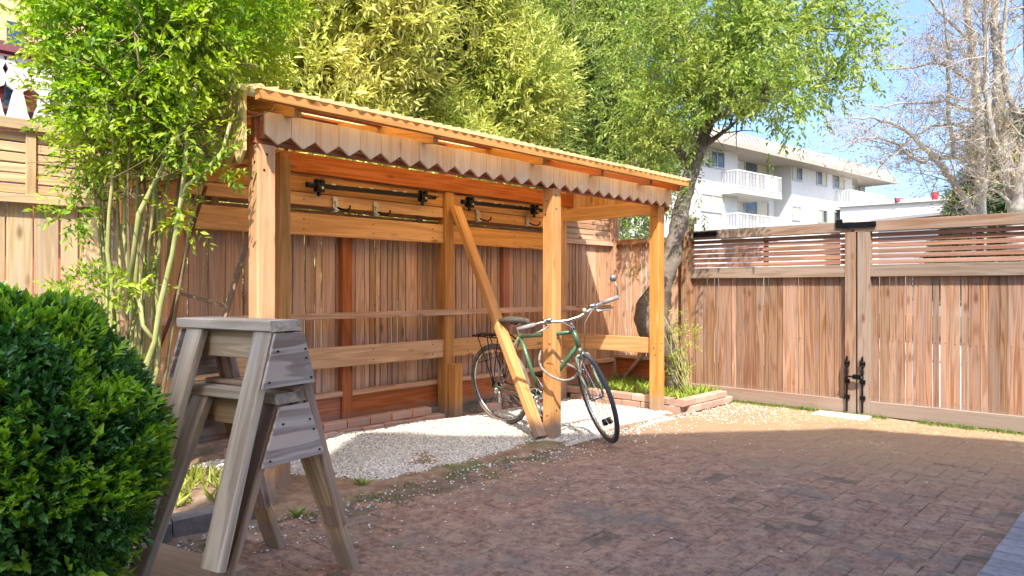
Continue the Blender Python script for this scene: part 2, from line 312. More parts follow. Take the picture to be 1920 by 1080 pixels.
def brickmat():
    m, nt, bs = newmat('paver_brick'); g = N(nt, 'ShaderNodeNewGeometry'); oi = N(nt, 'ShaderNodeObjectInfo')
    wn = N(nt, 'ShaderNodeTexWhiteNoise', noise_dimensions='2D'); 
    av = N(nt, 'ShaderNodeVectorMath', operation='ADD'); lk(nt, oi.outputs['Location'], av.inputs[0])
    cx = N(nt, 'ShaderNodeCombineXYZ'); lk(nt, math_(nt, 'MULTIPLY', g.outputs['Random Per Island'], 53.0), cx.inputs[0]); lk(nt, cx.outputs[0], av.inputs[1])
    lk(nt, av.outputs[0], wn.inputs['Vector'])
    base = ramp(nt, wn.outputs['Value'], [(0.0, (0.27, 0.16, 0.11)), (0.35, (0.30, 0.18, 0.125)), (0.7, (0.27, 0.18, 0.135)), (1.0, (0.34, 0.195, 0.135))])
    n1 = N(nt, 'ShaderNodeTexNoise', i_Scale=26.0, i_Detail=9.0, i_Roughness=0.75); lk(nt, g.outputs['Position'], n1.inputs['Vector'])
    col = mix(nt, ramp(nt, n1.outputs[0], [(0.42, (0, 0, 0)), (0.60, (0.9, 0.9, 0.9))]), base, (0.12, 0.075, 0.06))
    n7 = N(nt, 'ShaderNodeTexNoise', i_Scale=9.0, i_Detail=8.0, i_Roughness=0.75, i_Distortion=0.6); lk(nt, g.outputs['Position'], n7.inputs['Vector'])
    col = mix(nt, ramp(nt, n7.outputs[0], [(0.48, (0, 0, 0)), (0.60, (0.7, 0.7, 0.7))]), col, (0.36, 0.245, 0.17))
    n5 = N(nt, 'ShaderNodeTexNoise', i_Scale=90.0, i_Detail=6.0, i_Roughness=0.8); lk(nt, g.outputs['Position'], n5.inputs['Vector'])
    col = mix(nt, ramp(nt, n5.outputs[0], [(0.56, (0, 0, 0)), (0.72, (0.6, 0.6, 0.6))]), col, (0.52, 0.42, 0.36))
    n2 = N(nt, 'ShaderNodeTexNoise', i_Scale=1.6, i_Detail=7.0, i_Roughness=0.65); lk(nt, g.outputs['Position'], n2.inputs['Vector'])
    col = mix(nt, ramp(nt, n2.outputs[0], [(0.52, (0, 0, 0)), (0.66, (0.75, 0.75, 0.75))]), col, (0.135, 0.13, 0.115))
    n3 = N(nt, 'ShaderNodeTexNoise', i_Scale=3.1, i_Detail=8.0, i_Roughness=0.75, i_Distortion=0.5); lk(nt, g.outputs['Position'], n3.inputs['Vector'])
    col = mix(nt, ramp(nt, n3.outputs[0], [(0.60, (0, 0, 0)), (0.70, (0.7, 0.7, 0.7))]), col, (0.10, 0.105, 0.045))
    # sandy dirt lies over the far end of the paving, by the gate (position in the yard)
    dp = N(nt, 'ShaderNodeVectorMath', operation='DOT_PRODUCT'); lk(nt, g.outputs['Position'], dp.inputs[0]); dp.inputs[1].default_value = (D1.x * 0.75, D1.y * 0.75 + 0.1, 0)
    dd = math_(nt, 'ADD', dp.outputs['Value'], math_(nt, 'MULTIPLY', n2.outputs[0], 2.2))
    dustf = ramp(nt, math_(nt, 'MULTIPLY', dd, 0.1), [(0.46, (0, 0, 0)), (0.58, (0.92, 0.92, 0.92))])
    col = mix(nt, dustf, col, mix(nt, n1.outputs[0], (0.18, 0.11, 0.06), (0.42, 0.28, 0.17)))
    lk(nt, col, bs.inputs['Base Color']); bs.inputs['Roughness'].default_value = 0.9; bs.inputs['Specular IOR Level'].default_value = 0.2
    bp = N(nt, 'ShaderNodeBump', i_Strength=0.7, i_Distance=0.006); lk(nt, n1.outputs[0], bp.inputs['Height'])
    bp2 = N(nt, 'ShaderNodeBump', i_Strength=0.6, i_Distance=0.003); lk(nt, n5.outputs[0], bp2.inputs['Height']); lk(nt, bp.outputs[0], bp2.inputs['Normal']); lk(nt, bp2.outputs[0], bs.inputs['Normal'])
    return m
PAVER = brickmat()
def brick_verts(L, W, H, jit=0.0025, ch=0.005):
    """top with worn edges; 8 + 4 + 4 verts, open at the bottom"""
    j = lambda: random.uniform(-jit, jit)
    base = [(sx * L / 2, sy * W / 2) for sx, sy in ((-1, -1), (1, -1), (1, 1), (-1, 1))]
    v = [(x + j(), y + j(), -H) for x, y in base] + [(x + j(), y + j(), -ch + j() * .5) for x, y in base] + \
        [(x - math.copysign(ch * 1.3, x) + j(), y - math.copysign(ch * 1.3, y) + j(), j() * .6) for x, y in base]
    f = [[0, 1, 5, 4], [1, 2, 6, 5], [2, 3, 7, 6], [3, 0, 4, 7], [4, 5, 9, 8], [5, 6, 10, 9], [6, 7, 11, 10], [7, 4, 8, 11], [8, 9, 10, 11]]
    return v, f
shapes = []
for i in range(10):
    v, f = brick_verts(0.1985, 0.0985, 0.035); me = bpy.data.meshes.new('brick'); me.from_pydata(v, [], f); me.update(); me.materials.append(PAVER); shapes.append(me)
cand = []
for i in range(-40, 60):
    for j in range(-40, 0):
        d = (i - j) % 4
        if d == 0: s, t, a = (i + 1) * 0.1, (j + 0.5) * 0.1, 0.0
        elif d == 3: s, t, a = (i + 0.5) * 0.1, (j + 1) * 0.1, math.pi / 2
        else: continue
        t -= 0.3
        if t < -2.86 or t > -0.33 or s > 4.72: continue
        p = Y3(s, t, 0)
        if p.y < 1.2: continue
        px = 960 + F * p.x / p.y; py = 540 + F * CH / p.y
        if px < -100 or px > 2100 or py > 1250: continue
        if abs(s - 4.4) < .3 and False: continue
        cand.append((p.y, s, t, a, (px > -20 and px < 1940 and py < 1100)))
cand.sort(key=lambda c: (not c[4], c[0]))
stuff = MB()
for n_, (yy, s, t, a, vis) in enumerate(cand):
    sink = 0.0
    h = random.gauss(0, 0.0014) + 0.006 * nz(s, t, 1.3, 3)
    p = Y3(s, t, h)
    if random.random() < 0.02: p.z -= 0.012
    M = Matrix.Translation(p) @ Matrix.Rotation(YROT + a + random.gauss(0, 0.012), 4, 'Z') @ Matrix.Rotation(random.gauss(0, 0.009), 4, 'X') @ Matrix.Rotation(random.gauss(0, 0.006), 4, 'Y')
    if n_ < 290: place(bpy.data.objects.new('brick', shapes[n_ % 10]), M, pav)
    else:
        me = shapes[n_ % 10]; stuff.add([M @ v.co for v in me.vertices], [list(pp.vertices) for pp in me.polygons])
tag(stuff.build('brick_field', PAVER, pav), kind='stuff')
# grey soldier course along the right edge
SOLD = plain('grey_paver', (0.26, 0.25, 0.26), 0.85, nz=0.15, nscale=25, c2=(0.17, 0.16, 0.17), bump=0.002)
bord = tag(MB().add([Y3(-8, -3.15, -0.008), Y3(9, -3.15, -0.008), Y3(9, -2.872, -0.008), Y3(-8, -2.872, -0.008)], [[0, 1, 2, 3]]).build('paving_border', MORT), kind='structure')
sshape = []
for i in range(4):
    v, f = brick_verts(0.213, 0.096, 0.03, 0.0012, 0.004); me = bpy.data.meshes.new('brick'); me.from_pydata(v, [], f); me.materials.append(SOLD); sshape.append(me)
for i in range(0, 46):
    s = 1.2 + i * 0.105
    M = Matrix.Translation(Y3(s, -2.99, 0.012 + random.gauss(0, .001))) @ Matrix.Rotation(YROT + math.pi / 2 + random.gauss(0, 0.008), 4, 'Z')
    place(bpy.data.objects.new('brick', sshape[i % 4]), M, bord)
    if i < 30:
        M = Matrix.Translation(Y3(s + 0.05, -3.215, 0.012)) @ Matrix.Rotation(YROT + math.pi / 2, 4, 'Z'); place(bpy.data.objects.new('brick', sshape[(i + 1) % 4]), M, bord)
# gravel mound
def grav_in(s, t):
    e = 0.05 * nz(s, t, 3, 7)
    a = min(1, max(0, (t + 0.24 + e) / 0.22)); b = min(1, max(0, (1.12 - t) / 0.12))
    c = min(1, max(0, (s - 0.12 + 2 * e - (0.55 - t) * 0.55) / 0.35)); d = min(1, max(0, (3.95 - s + e) / 0.15))
    if s > 2.2 and t < 0.1: a = min(1, max(0, (t + 0.30 + e) / 0.2))
    return a * b * c * d
def grav_h(s, t):
    k = grav_in(s, t)
    h = -0.03 + 0.05 * (k ** 0.6) + k * (0.018 * nz(s, t, 2.2, 1) + 0.008 * nz(s, t, 9, 2) + 0.004 * nz(s, t, 30, 5))
    h += k * 0.065 * math.exp(-((s - 1.9) / 0.5) ** 2 - ((t - 0.75) / 0.25) ** 2)
    h += k * 0.05 * math.exp(-((s - 1.1) / 0.5) ** 2 - ((t - 0.8) / 0.3) ** 2)
    return h
GRAV = ground_mat('white_gravel', [(0.20, 0.17, 0.14), (0.48, 0.45, 0.40), (0.68, 0.66, 0.60)], 40.0, bump=0.012)
gr = tag(grid('gravel', -0.3, 4.1, -0.5, 1.18, 0.03, grav_h, GRAV), kind='structure')
oc_v = np.array([(1, 0, 0), (-1, 0, 0), (0, 1, 0), (0, -1, 0), (0, 0, 1), (0, 0, -1)], float); oc_f = np.array([(0, 2, 4), (2, 1, 4), (1, 3, 4), (3, 0, 4), (2, 0, 5), (1, 2, 5), (3, 1, 5), (0, 3, 5)])
def pebbles(name, pts, r0, r1, mat, parent=None, flat=0.7):
    n = len(pts); r = rng.uniform(r0, r1, n)[:, None, None]
    v = oc_v[None] + rng.uniform(-.25, .25, (n, 6, 3)); th = rng.uniform(0, 6.28, n)
    v[:, :, 2] *= flat; x = v[:, :, 0].copy(); v[:, :, 0] = x * np.cos(th)[:, None] - v[:, :, 1] * np.sin(th)[:, None]; v[:, :, 1] = x * np.sin(th)[:, None] + v[:, :, 1] * np.cos(th)[:, None]
    V = (v * r + np.array(pts)[:, None, :]).reshape(-1, 3); Fq = (oc_f[None] + (np.arange(n) * 6)[:, None, None]).reshape(-1, 3)
    return mesh_np(name, V, Fq, mat, parent)
PEB = leafmat('gravel_stone', [(0.20, 0.17, 0.14), (0.62, 0.60, 0.55), (0.78, 0.76, 0.70), (0.40, 0.35, 0.29)], trans=0.0, rough=0.9)
pts = []
while len(pts) < 16000:
    s, t = random.uniform(-0.3, 4.05), random.uniform(-0.5, 1.15); k = grav_in(s, t)
    if random.random() < k * 1.5: pts.append(Y3(s, t, grav_h(s, t) + 0.002))
for i in range(1500):
    s, t = random.uniform(-1.3, 4.2), random.gauss(-0.26, 0.20)
    if t < 0: pts.append(Y3(s, t, 0.004))
for i in range(800):
    s, t = random.uniform(3.7, 4.8), random.gauss(-0.35, 0.35); pts.append(Y3(s, t, 0.004))
tag(pebbles('gravel_stones', pts, 0.004, 0.0095, PEB), 'loose pale crushed stones spread over the gravel floor under the shelter', 'gravel', kind='stuff')
PETAL = plain('fallen_petal', (0.75, 0.72, 0.66), 0.8, c2=(0.6, 0.55, 0.48))
pts = []
for i in range(260):
    s, t = random.uniform(-1.6, 4.5), -0.35 - abs(random.gauss(0, 0.9))
    if t > -2.8: pts.append(Y3(s, t, 0.007))
tag(pebbles('fallen_petals', pts, 0.004, 0.009, PETAL, flat=0.3), 'white petals and crumbs scattered over the shaded brick paving', 'petals', kind='stuff')
# ---------------------------------------------------------------- back fence
FT = 1.25                                     # fence plane behind the shelter
fence = thing('wooden_fence', Y3(-0.6, FT, 0), YROT, label='long cedar board fence with slatted top running behind the bike shelter', cat='fence')
s = -2.6; widths = [0.04, 0.06, 0.075, 0.11, 0.035, 0.085, 0.05, 0.12, 0.04]
k = 0
while s < 4.86:
    wd = random.choice(widths) * random.uniform(0.92, 1.08); wd = min(wd, 4.88 - s)
    if wd < 0.02: break
    tz = 0.006 * random.random()
    board('board', Y3(s + wd / 2, FT + tz, 0.12), Y3(s + wd / 2, FT + tz, 1.585), wd, 0.018, D1, CEDAR_LIT if s < -0.15 else CEDAR, fence)
    s += wd + random.choice([0.007, 0.010, 0.013]); k += 1
posts = [-2.46, -0.42, 1.33, 3.1, 4.9]
for i, ps in enumerate(posts):
    a, b = (ps + 0.045, posts[i + 1] - 0.045) if i < len(posts) - 1 else (None, None)
    if i != 4: board('post', Y3(ps, FT - 0.035, 0.0), Y3(ps, FT - 0.035, 1.57), 0.09, 0.05, D1, REDW if ps > 0 else CEDAR_LIT, fence)
    else: board('post', Y3(ps, FT - 0.02, 0.0), Y3(ps, FT - 0.02, 2.02), 0.10, 0.10, D1, BRNW, fence)
    if a is None: continue
    sw = CEDAR_LIT if a < -0.7 else CEDAR
    # mid rail, slats, muntin, cap, base board with its ledge
    board('rail', Y3(a - 0.09, FT - 0.016, 1.612), Y3(b + 0.09, FT - 0.016, 1.612), 0.048, 0.07, UP, sw, fence)
    for j in range(6):
        z = 1.668 + j * 0.058 + random.uniform(-.002, .002)
        board('slat', Y3(a - .045, FT + 0.004, z), Y3(b + .045, FT + 0.004, z), 0.05, 0.016, UP, sw, fence)
    for mm in ([Plane(Y3(0, FT - .012, 0), D1).u(58)] if i == 0 else [a + (b - a) * .42]):
        board('muntin', Y3(mm, FT - 0.012, 1.637), Y3(mm, FT - 0.012, 2.0), 0.05, 0.014, D1, sw, fence)
    board('cap', Y3(a - .09, FT - 0.005, 2.022), Y3(b + .09, FT - 0.005, 2.022), 0.06, 0.07, UP, sw, fence)
    board('base_board', Y3(a, FT - 0.022, 0.20), Y3(b, FT - 0.022, 0.20), 0.19, 0.024, UP, REDW if a > 0 or b > 1 else sw, fence)
    board('ledge', Y3(a, FT - 0.035, 0.317), Y3(b, FT - 0.035, 0.317), 0.04, 0.052, UP, CEDAR, fence)
board('shelf_rail', Y3(-0.55, 1.09, 0.915), Y3(4.6, 1.09, 0.915), 0.045, 0.085, UP, CEDAR, fence)

# side panel at the corner, between back fence and gate post
side = thing('fence_panel', Y3(4.92, 0.8, 0), YROT, label='short brown fence panel in the corner behind the tree trunk', cat='fence panel')
t = 1.18
while t > 0.33:
    wd = random.choice([0.05, 0.085, 0.12, 0.10]); board('board', Y3(4.93, t - wd / 2, 0.1), Y3(4.93, t - wd / 2, 1.60), wd, 0.018, NN, CEDAR, side); t -= wd + 0.012
board('rail', Y3(4.91, 1.2, 1.63), Y3(4.91, 0.3, 1.63), 0.06, 0.06, UP, BRNW, side)
board('base_board', Y3(4.90, 1.2, 0.24), Y3(4.90, 0.3, 0.24), 0.20, 0.024, UP, REDW, side)
board('ledge', Y3(4.885, 1.2, 0.36), Y3(4.885, 0.3, 0.36), 0.035, 0.05, UP, CEDAR, side)
board('brace', Y3(4.85, 1.12, 0.05), Y3(4.85, 0.62, 0.62), 0.05, 0.03, D1, CEDAR, side)

# ---------------------------------------------------------------- gates
GP = Plane((2.99, 6.405, 0), (NN * -1))
GX = Plane((2.99, 6.405, 0), (NN * -1))
GN = Vector((GX.d.y, -GX.d.x, 0))            # GP.w off>0 moves towards the camera side
if GN.dot(Vector((0, -1, 0))) < 0: sgn = -1
else: sgn = 1
def G(u, z, off=0.0): return GP.w(u, z, off * sgn)
def gu(px): return GP.u(px)
ul0, ul1, ur0 = gu(1296), gu(1600), gu(1612); ur1 = ur0 + 2.3
def gate(name, u0, u1, label, edges, zs):
    ztop, zb = 1.70, 0.015
    g = thing(name, G((u0 + u1) / 2, 0), math.atan2(GP.d.y, GP.d.x), label=label, cat='gate', group='pair of driveway gates')
    return g
# left leaf
gl = gate('wooden_gate', ul0, ul1, 'left leaf of the brown board gate, tree branch shadows across its open slats', None, None)
gr_ = gate('wooden_gate', ur0, ur1, 'right leaf of the brown board gate, running out of the frame, greyer top slats', None, None)
def bz(u): return 0.015
zcap, zmid = 1.705, 1.27
def leaf_gate(g, u0, u1, stile_at, edges, nsl, slat_mat, munt):
    zt = 1.705 if g is gl else 1.70
    # top beam, mid rail, bottom rail
    board('top_beam', G(u0 - .03, zt - .045, .0), G(u1, zt - .045, .0), 0.09, 0.085, UP, GATEB, g)
    for (a, b) in stile_at: board('stile', G((a + b) / 2, 0.015, .006), G((a + b) / 2, zt - .092, .006), b - a, 0.075, GP.d, GATE if a < u0 + .05 and g is gl else GATEB, g)
    ia = stile_at[0][1]; ib = stile_at[1][0] if len(stile_at) > 1 else u1
    board('mid_rail', G(ia + .002, zmid, .005), G(ib - .002, zmid, .005), 0.105, 0.07, UP, GATEB, g)
    board('bottom_rail', G(ia + .002, 0.075, .008), G(ib - .002, 0.075, .008), 0.12, 0.06, UP, GATEB if g is gr_ else GATE, g)
    z0 = zmid + .056; z1 = zt - .094; n = nsl; p = (z1 - z0) / n
    for j in range(n):
        board('slat', G(ia, z0 + (j + .5) * p + random.uniform(-.002, .002), -.01), G(ib, z0 + (j + .5) * p + random.uniform(-.002, .002), -.01), p - random.choice([.011, .008, .012]), 0.018, UP, slat_mat, g)
    for mu in munt: board('muntin', G(mu, z0 + .002, -.03), G(mu, z1 - .002, -.03), .05, .018, GP.d, GATER, g)
    for a, b in zip(edges[:-1], edges[1:]):
        if b - a < .02: continue
        board('board', G((a + b) / 2, 0.12, -.012 + random.uniform(-.002, .002)), G((a + b) / 2, zmid - .02, -.012), b - a - random.choice([.003, .004, .007, .011]), 0.02, GP.d, GATE, g)
X = lambda v: gu(1180 + v / 2.347)
el = [X(v) for v in (262, 290, 322, 340, 372, 390, 450, 470, 555, 590, 610, 650, 672, 742, 768, 835, 862, 900, 925, 948)]
leaf_gate(gl, ul0, ul1, [(gu(1281), gu(1297.5)), (gu(1587), gu(1607))], el, 6, GATER, [gu(1434)])
er = [X(v) for v in (1062, 1100, 1143, 1172, 1213, 1247, 1332, 1365, 1458, 1490, 1543, 1577, 1630, 1665, 1750)]
u = er[-1]
while u < ur1: u += random.choice([.05, .08, .11, .14]); er.append(u)
leaf_gate(gr_, ur0, ur1, [(gu(1610.5), gu(1634))], er, 6, GATER, [gu(1836)])
# nail heads, rust-dark, along the rails
def nails(g, edges, u0, u1):
    m = MB()
    for a, b in zip(edges[:-1], edges[1:]):
        if b - a < .02: continue
        for z in (.17, .66, 1.14):
            for k in ((.5,) if b - a < .06 else (.25, .75)): c = G(a + (b - a) * k + random.uniform(-.004, .004), z + random.uniform(-.01, .01), -.002); m.tube([c, c + GN * sgn * .002], .0038, 6)
    tag(m.build('nail_heads', RUST, g), kind='stuff')
nails(gl, el, ul0, ul1); nails(gr_, er, ur0, ur1)
# straps and bolts
sm = MB().box(G(gu(1326), 1.665, .052), GP.d * .125, UP * .026, Vector(GN) * sgn * .004); [sm.tube([G(gu(x), 1.665, .055), G(gu(x), 1.665, .064)], .009, 8) for x in (1300, 1350)]
sm.build('strap', BLACKM, gl)
sm = MB().box(G(gu(1577), 1.69, .052), GP.d * .03, UP * .035, GN * sgn * .004); sm.tube([G(gu(1577), 1.70, .0), G(gu(1577), 1.735, .0)], .010, 8); sm.build('hinge_plate', BLACKM, gl)
sm = MB().box(G(gu(1614), 1.672, .055), GP.d * .14, UP * .024, GN * sgn * .004); [sm.tube([G(gu(x), 1.672, .058), G(gu(x), 1.672, .068)], .010, 8) for x in (1590, 1642)]; sm.build('latch_bar', BLACKM, gr_)
def dropbolt(px, g, handle):
    u = gu(px); b = MB().tube([G(u, 0.03, .062), G(u, 0.52, .062)], .009, 8)
    for z in (.46, .30, .16): b.box(G(u, z, .052), GP.d * .022, UP * .018, GN * .006)
    for z in (.47, .44, .40, .38): b.ring(G(u, z, .062), UP, .012, .006, 12, 6)
    b.ring(G(u, .33, .062), GP.d, .022, .007, 14, 6)
    b.build('drop_bolt', BLACKM, g)
dropbolt(1592, gl, 1); dropbolt(1621, gr_, -1)
sm = MB().tube([G(gu(1593), .345, .09), G(gu(1618), .345, .09)], .008, 8); sm.box(G(gu(1612), .345, .09), GP.d * .03, UP * .02, GN * .012, .003); sm.build('latch', BLACKM, gl)
# post the left leaf hangs on, grey with a flared cap
gp = thing('gate_post', G(gu(1276), 0, -.10), YROT, label='tall grey gate post with flared cap between tree trunk and left gate leaf', cat='gate post')
uu = gu(1272)
board('post_shaft', G(uu, 0.0, -.16), G(uu, 1.84, -.16), 0.13, 0.13, GP.d, GREYB, gp)
board('cap', G(uu, 1.842, -.16), G(uu, 1.872, -.16), 0.21, 0.21, GP.d, GREYW, gp); board('cap_moulding', G(uu, 1.80, -.16), G(uu, 1.84, -.16), 0.165, 0.165, GP.d, GREYW, gp)
slab = MB().box(G(gu(1590), .006, .16), GP.d * .22, GN * .10, UP * .010, .004)
tag(slab.build('concrete_pad', plain('pale_concrete', (.72, .68, .62), .9, c2=(.6, .56, .5), nscale=10, bump=.001)), 'small pale concrete pad on the ground under the gate drop bolts', 'concrete pad')

# ---------------------------------------------------------------- bike shelter
sh = thing('bike_shelter', O1, YROT, label='open timber bike shelter with scalloped fascia and corrugated roof against the fence', cat='shelter')
PW = 0.098
def post(s, t, z0, z1, mat, w=PW, th=PW): return board('post', Y3(s, t, z0), Y3(s, t, z1), w, th, D1, mat, sh, ch=.004)
s3, s4 = 2.27, 3.81
post(0, 0, -.02, 1.85, SALMON); post(s3, -.05, -.02, 1.85, FIR); post(s4, 0, -.02, 1.85, FIR)
post(.245, .245, -.02, 1.875, FIR, .07, .09)
for s in (0.0, s3, s4): post(s, 1.12, 0.0, 2.20, FIR)
board('short_post', Y3(s3 + .03, 1.03, 0.03), Y3(s3 + .03, 1.03, .48), .09, .075, D1, SALMON, sh)
RT = 0.19                                        # roof slope
def rz(t): return 2.095 + RT * (t + .2)
board('header_beam', Y3(-.05, .0, 1.925), Y3(3.95, .0, 1.925), .135, .04, UP, REDW, sh)
board('rear_beam', Y3(-.05, 1.075, 2.0), Y3(3.95, 1.075, 2.0), .135, .035, UP, REDW, sh)
board('top_plate', Y3(-.05, 1.12, 2.245), Y3(3.95, 1.12, 2.245), .09, .08, UP, REDW, sh)
board('eave_board', Y3(-.14, -.215, 2.052), Y3(3.97, -.215, 2.052), .052, .035, UP, FIR, sh)
board('fascia_strip', Y3(-.10, -.03, 2.000), Y3(3.94, -.03, 2.000), .014, .03, UP, REDW, sh)
for s in (0.10, 1.02, 2.03, 2.72, 3.42, 3.88):
    board('rafter', Y3(s, -.185, rz(-.185) - .072), Y3(s, 1.28, rz(1.28) - .072), .085, .038, NN.cross(D1) , FIR if s < 2.5 else REDW, sh)
for t in (.35, .85): board('purlin', Y3(-.12, t, rz(t) - .024), Y3(3.95, t, rz(t) - .024), .018, .06, UP, REDW, sh)
# corrugated sheets, overlapping, running front to back
def sheet(s0, s1, dz):
    n = int((s1 - s0) / 0.0095); V = []; Fq = []
    rows = [-.245, .3, .8, 1.34]
    for t in rows:
        for i in range(n + 1):
            s = s0 + (s1 - s0) * i / n
            V.append(Y3(s, t + (0.004 * nz(s, 1, 8) if t < 0 else 0), rz(t) + dz + .010 * math.sin(2 * math.pi * s / .076) + .002 * nz(s, t, 4)))
    for r in range(len(rows) - 1):
        for i in range(n): a = r * (n + 1) + i; Fq.append((a, a + 1, a + n + 2, a + n + 1))
    o = mesh_np('roof_sheet', np.array(V), np.array(Fq), SHEET, sh, smooth=True)
    md = o.modifiers.new('thick', 'SOLIDIFY'); md.thickness = .002
SHEET = leafmat('corrugated_sheet', [(.78, .68, .48), (.78, .68, .48)], trans=0.8, rough=0.5)
for a, b, dz in ((-.16, .86, .0), (.83, 1.9, .003), (1.87, 2.95, .0), (2.92, 3.99, .003)): sheet(a, b, dz)
# scalloped fascia boards
def picket(name, s, t, zt, zb, wd, along, mat, th=.016, tip=.046):
    across = D1 if along is NN else NN
    c = Y3(s, t, 0); v = []
    prof = [(-wd / 2, zt), (-wd / 2, zb + tip), (0, zb), (wd / 2, zb + tip), (wd / 2, zt)]
    x = UP; y = along; z = x.cross(y)
    M = Matrix(((x.x, y.x, z.x, 0), (x.y, y.y, z.y, 0), (x.z, y.z, z.z, 0), (0, 0, 0, 1))); M.translation = Vector((c.x, c.y, (zt + zb) / 2))
    for d in (-th / 2, th / 2): v += [Vector((b - (zt + zb) / 2, a, d)) for a, b in prof]
    f = [[0, 1, 2, 3, 4][::-1], [5, 6, 7, 8, 9]] + [[i, (i + 1) % 5, 5 + (i + 1) % 5, 5 + i] for i in range(5)]
    return MB().add(v, f).build(name, mat, sh, M=M)
fs = Plane(Y3(0, -.062, 0), D1)
edges = [495, 544.5, 590.5, 633.5, 674, 712.5, 750, 785, 819, 851, 881, 910, 938, 964, 990, 1013.5, 1036, 1058.5, 1081, 1102, 1122, 1141, 1160, 1178.5, 1196, 1213, 1229.5, 1245, 1258]
for a, b in zip(edges[:-1], edges[1:]):
    ua, ub = fs.u(a), fs.u(b)
    picket('fascia_board', (ua + ub) / 2, -.064, 2.012, 1.853 + random.uniform(-.004, .004), ub - ua - .003, D1, FASC)
board('fascia_backer', Y3(-.03, -.04, 1.935), Y3(3.93, -.04, 1.935), .11, .026, UP, REDW, sh)
for t in np.arange(-.0, 1.3, .118):
    picket('gable_board', -.12, t, rz(t) - .03, 1.745, .115, NN, GABLE, tip=.06)
    picket('gable_board', 3.955, t + .02, rz(t) - .03, 1.80, .115, NN, FIR, tip=.04)
# side beams, rails
board('side_beam', Y3(0, .05, 1.855), Y3(0, 1.07, 1.855), .13, .038, UP, FIR, sh)
board('side_beam', Y3(s4, .05, 1.845), Y3(s4, 1.07, 1.845), .125, .038, UP, FIR, sh)
board('side_rail', Y3(s4, .05, .60), Y3(s4, 1.07, .60), .14, .038, UP, FIR, sh)
for a, b in ((-.3, -.05), (.05, s3 - .05), (s3 + .05, s4 - .05)):
    board('back_rail', Y3(a, 1.115, 1.575), Y3(b, 1.115, 1.575), .155, .038, UP, FIR, sh)
    if a >= 0 or 1: board('back_rail', Y3(max(a, -.3), 1.115, .61), Y3(b, 1.115, .61), .15, .038, UP, FIR, sh)
    board('mounting_board', Y3(a, 1.115, 1.755), Y3(b, 1.115, 1.755), .085, .025, UP, FIR, sh)
    board('mounting_board', Y3(a, 1.115, 1.862), Y3(b, 1.115, 1.862), .115, .025, UP, FIR, sh)
board('diagonal_brace', Y3(s3 + .03, 1.03, 1.80), Y3(s3 - .105, -.03, .03), .092, .05, D1, FIR, sh)

m = MB()
for (s_, t_, zs) in ((0, 0, (1.8, 1.72, .3)), (s3, -.05, (1.8, 1.70, .75, .22)), (s4, 0, (1.8, 1.7, .62, .56))):
    for z in zs:
        c = Y3(s_ + random.uniform(-.02, .02), t_ - .049, z); m.tube([c, c - NN * .003], .006, 7); c = Y3(s_ - .049, t_ + random.uniform(-.02, .02), z - .04); m.tube([c, c - D1 * .003], .006, 7)
for a in (.1, .9, 1.5, 2.1, 2.5, 3.1, 3.65):
    for z in (1.54, 1.61, .57, .65, 1.75, 1.86): c = Y3(a, 1.095, z); m.tube([c, c - NN * .003], .005, 6)
m.build('screw_heads', BLACKM, sh)
# ---------------------------------------------------------------- carrier bars and hooks on the mounting boards
BP = Plane(Y3(0, 1.03, 0), D1)
bdir = D1
def carrier(x0, y0, x1, y1, label):
    a = BP.p(x0, y0); b = BP.p(x1, y1); r = thing('carrier_bar', (a + b) / 2, YROT, label=label, cat='carrier bar', group='black carrier bars screwed to the shelter wall')
    d = (b - a).normalized(); L = (b - a).length; q = lambda k, n=0, z=0: a + d * L * k - NN * n + UP * z
    MB().box(q(.5), d * L * .43, UP * .017, NN * .017, .004).build('bar', BLACKM, r)
    for k in (.08, .86):
        m = MB().box(q(k, .005, .0), d * .03, UP * .045, NN * .028, .010); m.tube([q(k, .035, .03), q(k, .045, .03)], .014, 10); m.tube([q(k, 0, -.04), q(k, 0, -.075)], .014, 10)
        m.build('clamp', BLACKM, r)
        MB().tube([q(k, .036, -.02), q(k, .052, -.02)], .010, 10).build('knob', STEEL, r)
    MB().tube([q(.0), q(.06)], .021, 12).build('end_cap', BLACKM, r)
    m = MB().tube([q(.90), q(.97)], .018, 12); m.tube([q(.97), q(1.0, 0, .01)], .006, 6); m.build('end_cap', BLACKM, r)
    for k in (.17, .36, .44, .62, .70): MB().box(q(k, .012, .018), d * .018, UP * .005, NN * .009).build('bracket', STEEL, r)
carrier(575, 346, 822, 371, 'longer black carrier bar with clamps, on the left bay wall of the shelter')
carrier(866, 378, 1021, 395, 'shorter black carrier bar with clamps, right of the middle rear post')
def hook(px, py, label):
    p = BP.p(px, py) + NN * .065
    r = thing('bike_hook', p, YROT, label=label, cat='bike hook', group='steel bike hooks below the black bars')
    q = lambda s, n, z: p + D1 * s - NN * n + UP * z
    MB().box(q(0, .008, 0), D1 * .020, UP * .055, NN * .003, .001).build('plate', STEEL, r)
    MB().box(q(0, .02, -.01), D1 * .013, UP * .03, NN * .012, .003).build('bracket', STEEL, r)
    MB().tube([q(-.03, .03, 0.0), q(-.035, .04, -.03), q(0, .05, -.05)], .006, 6).build('lever', STEEL, r)
    MB().tube([q(0, .02, -.02), q(.02, .06, -.04), q(.035, .10, -.05), q(.045, .125, -.035), q(.045, .13, -.012)], .007, 8).build('hook_arm', BLACKM, r)
for px, py, l in ((637, 382, 'steel bike hook under the left end of the longer black bar'), (713, 391, 'steel bike hook under the middle of the longer black bar'),
                  (904, 404, 'steel bike hook under the left end of the shorter black bar'), (997, 413, 'steel bike hook next to the front middle post, under the shorter bar')):
    hook(px, py, l)

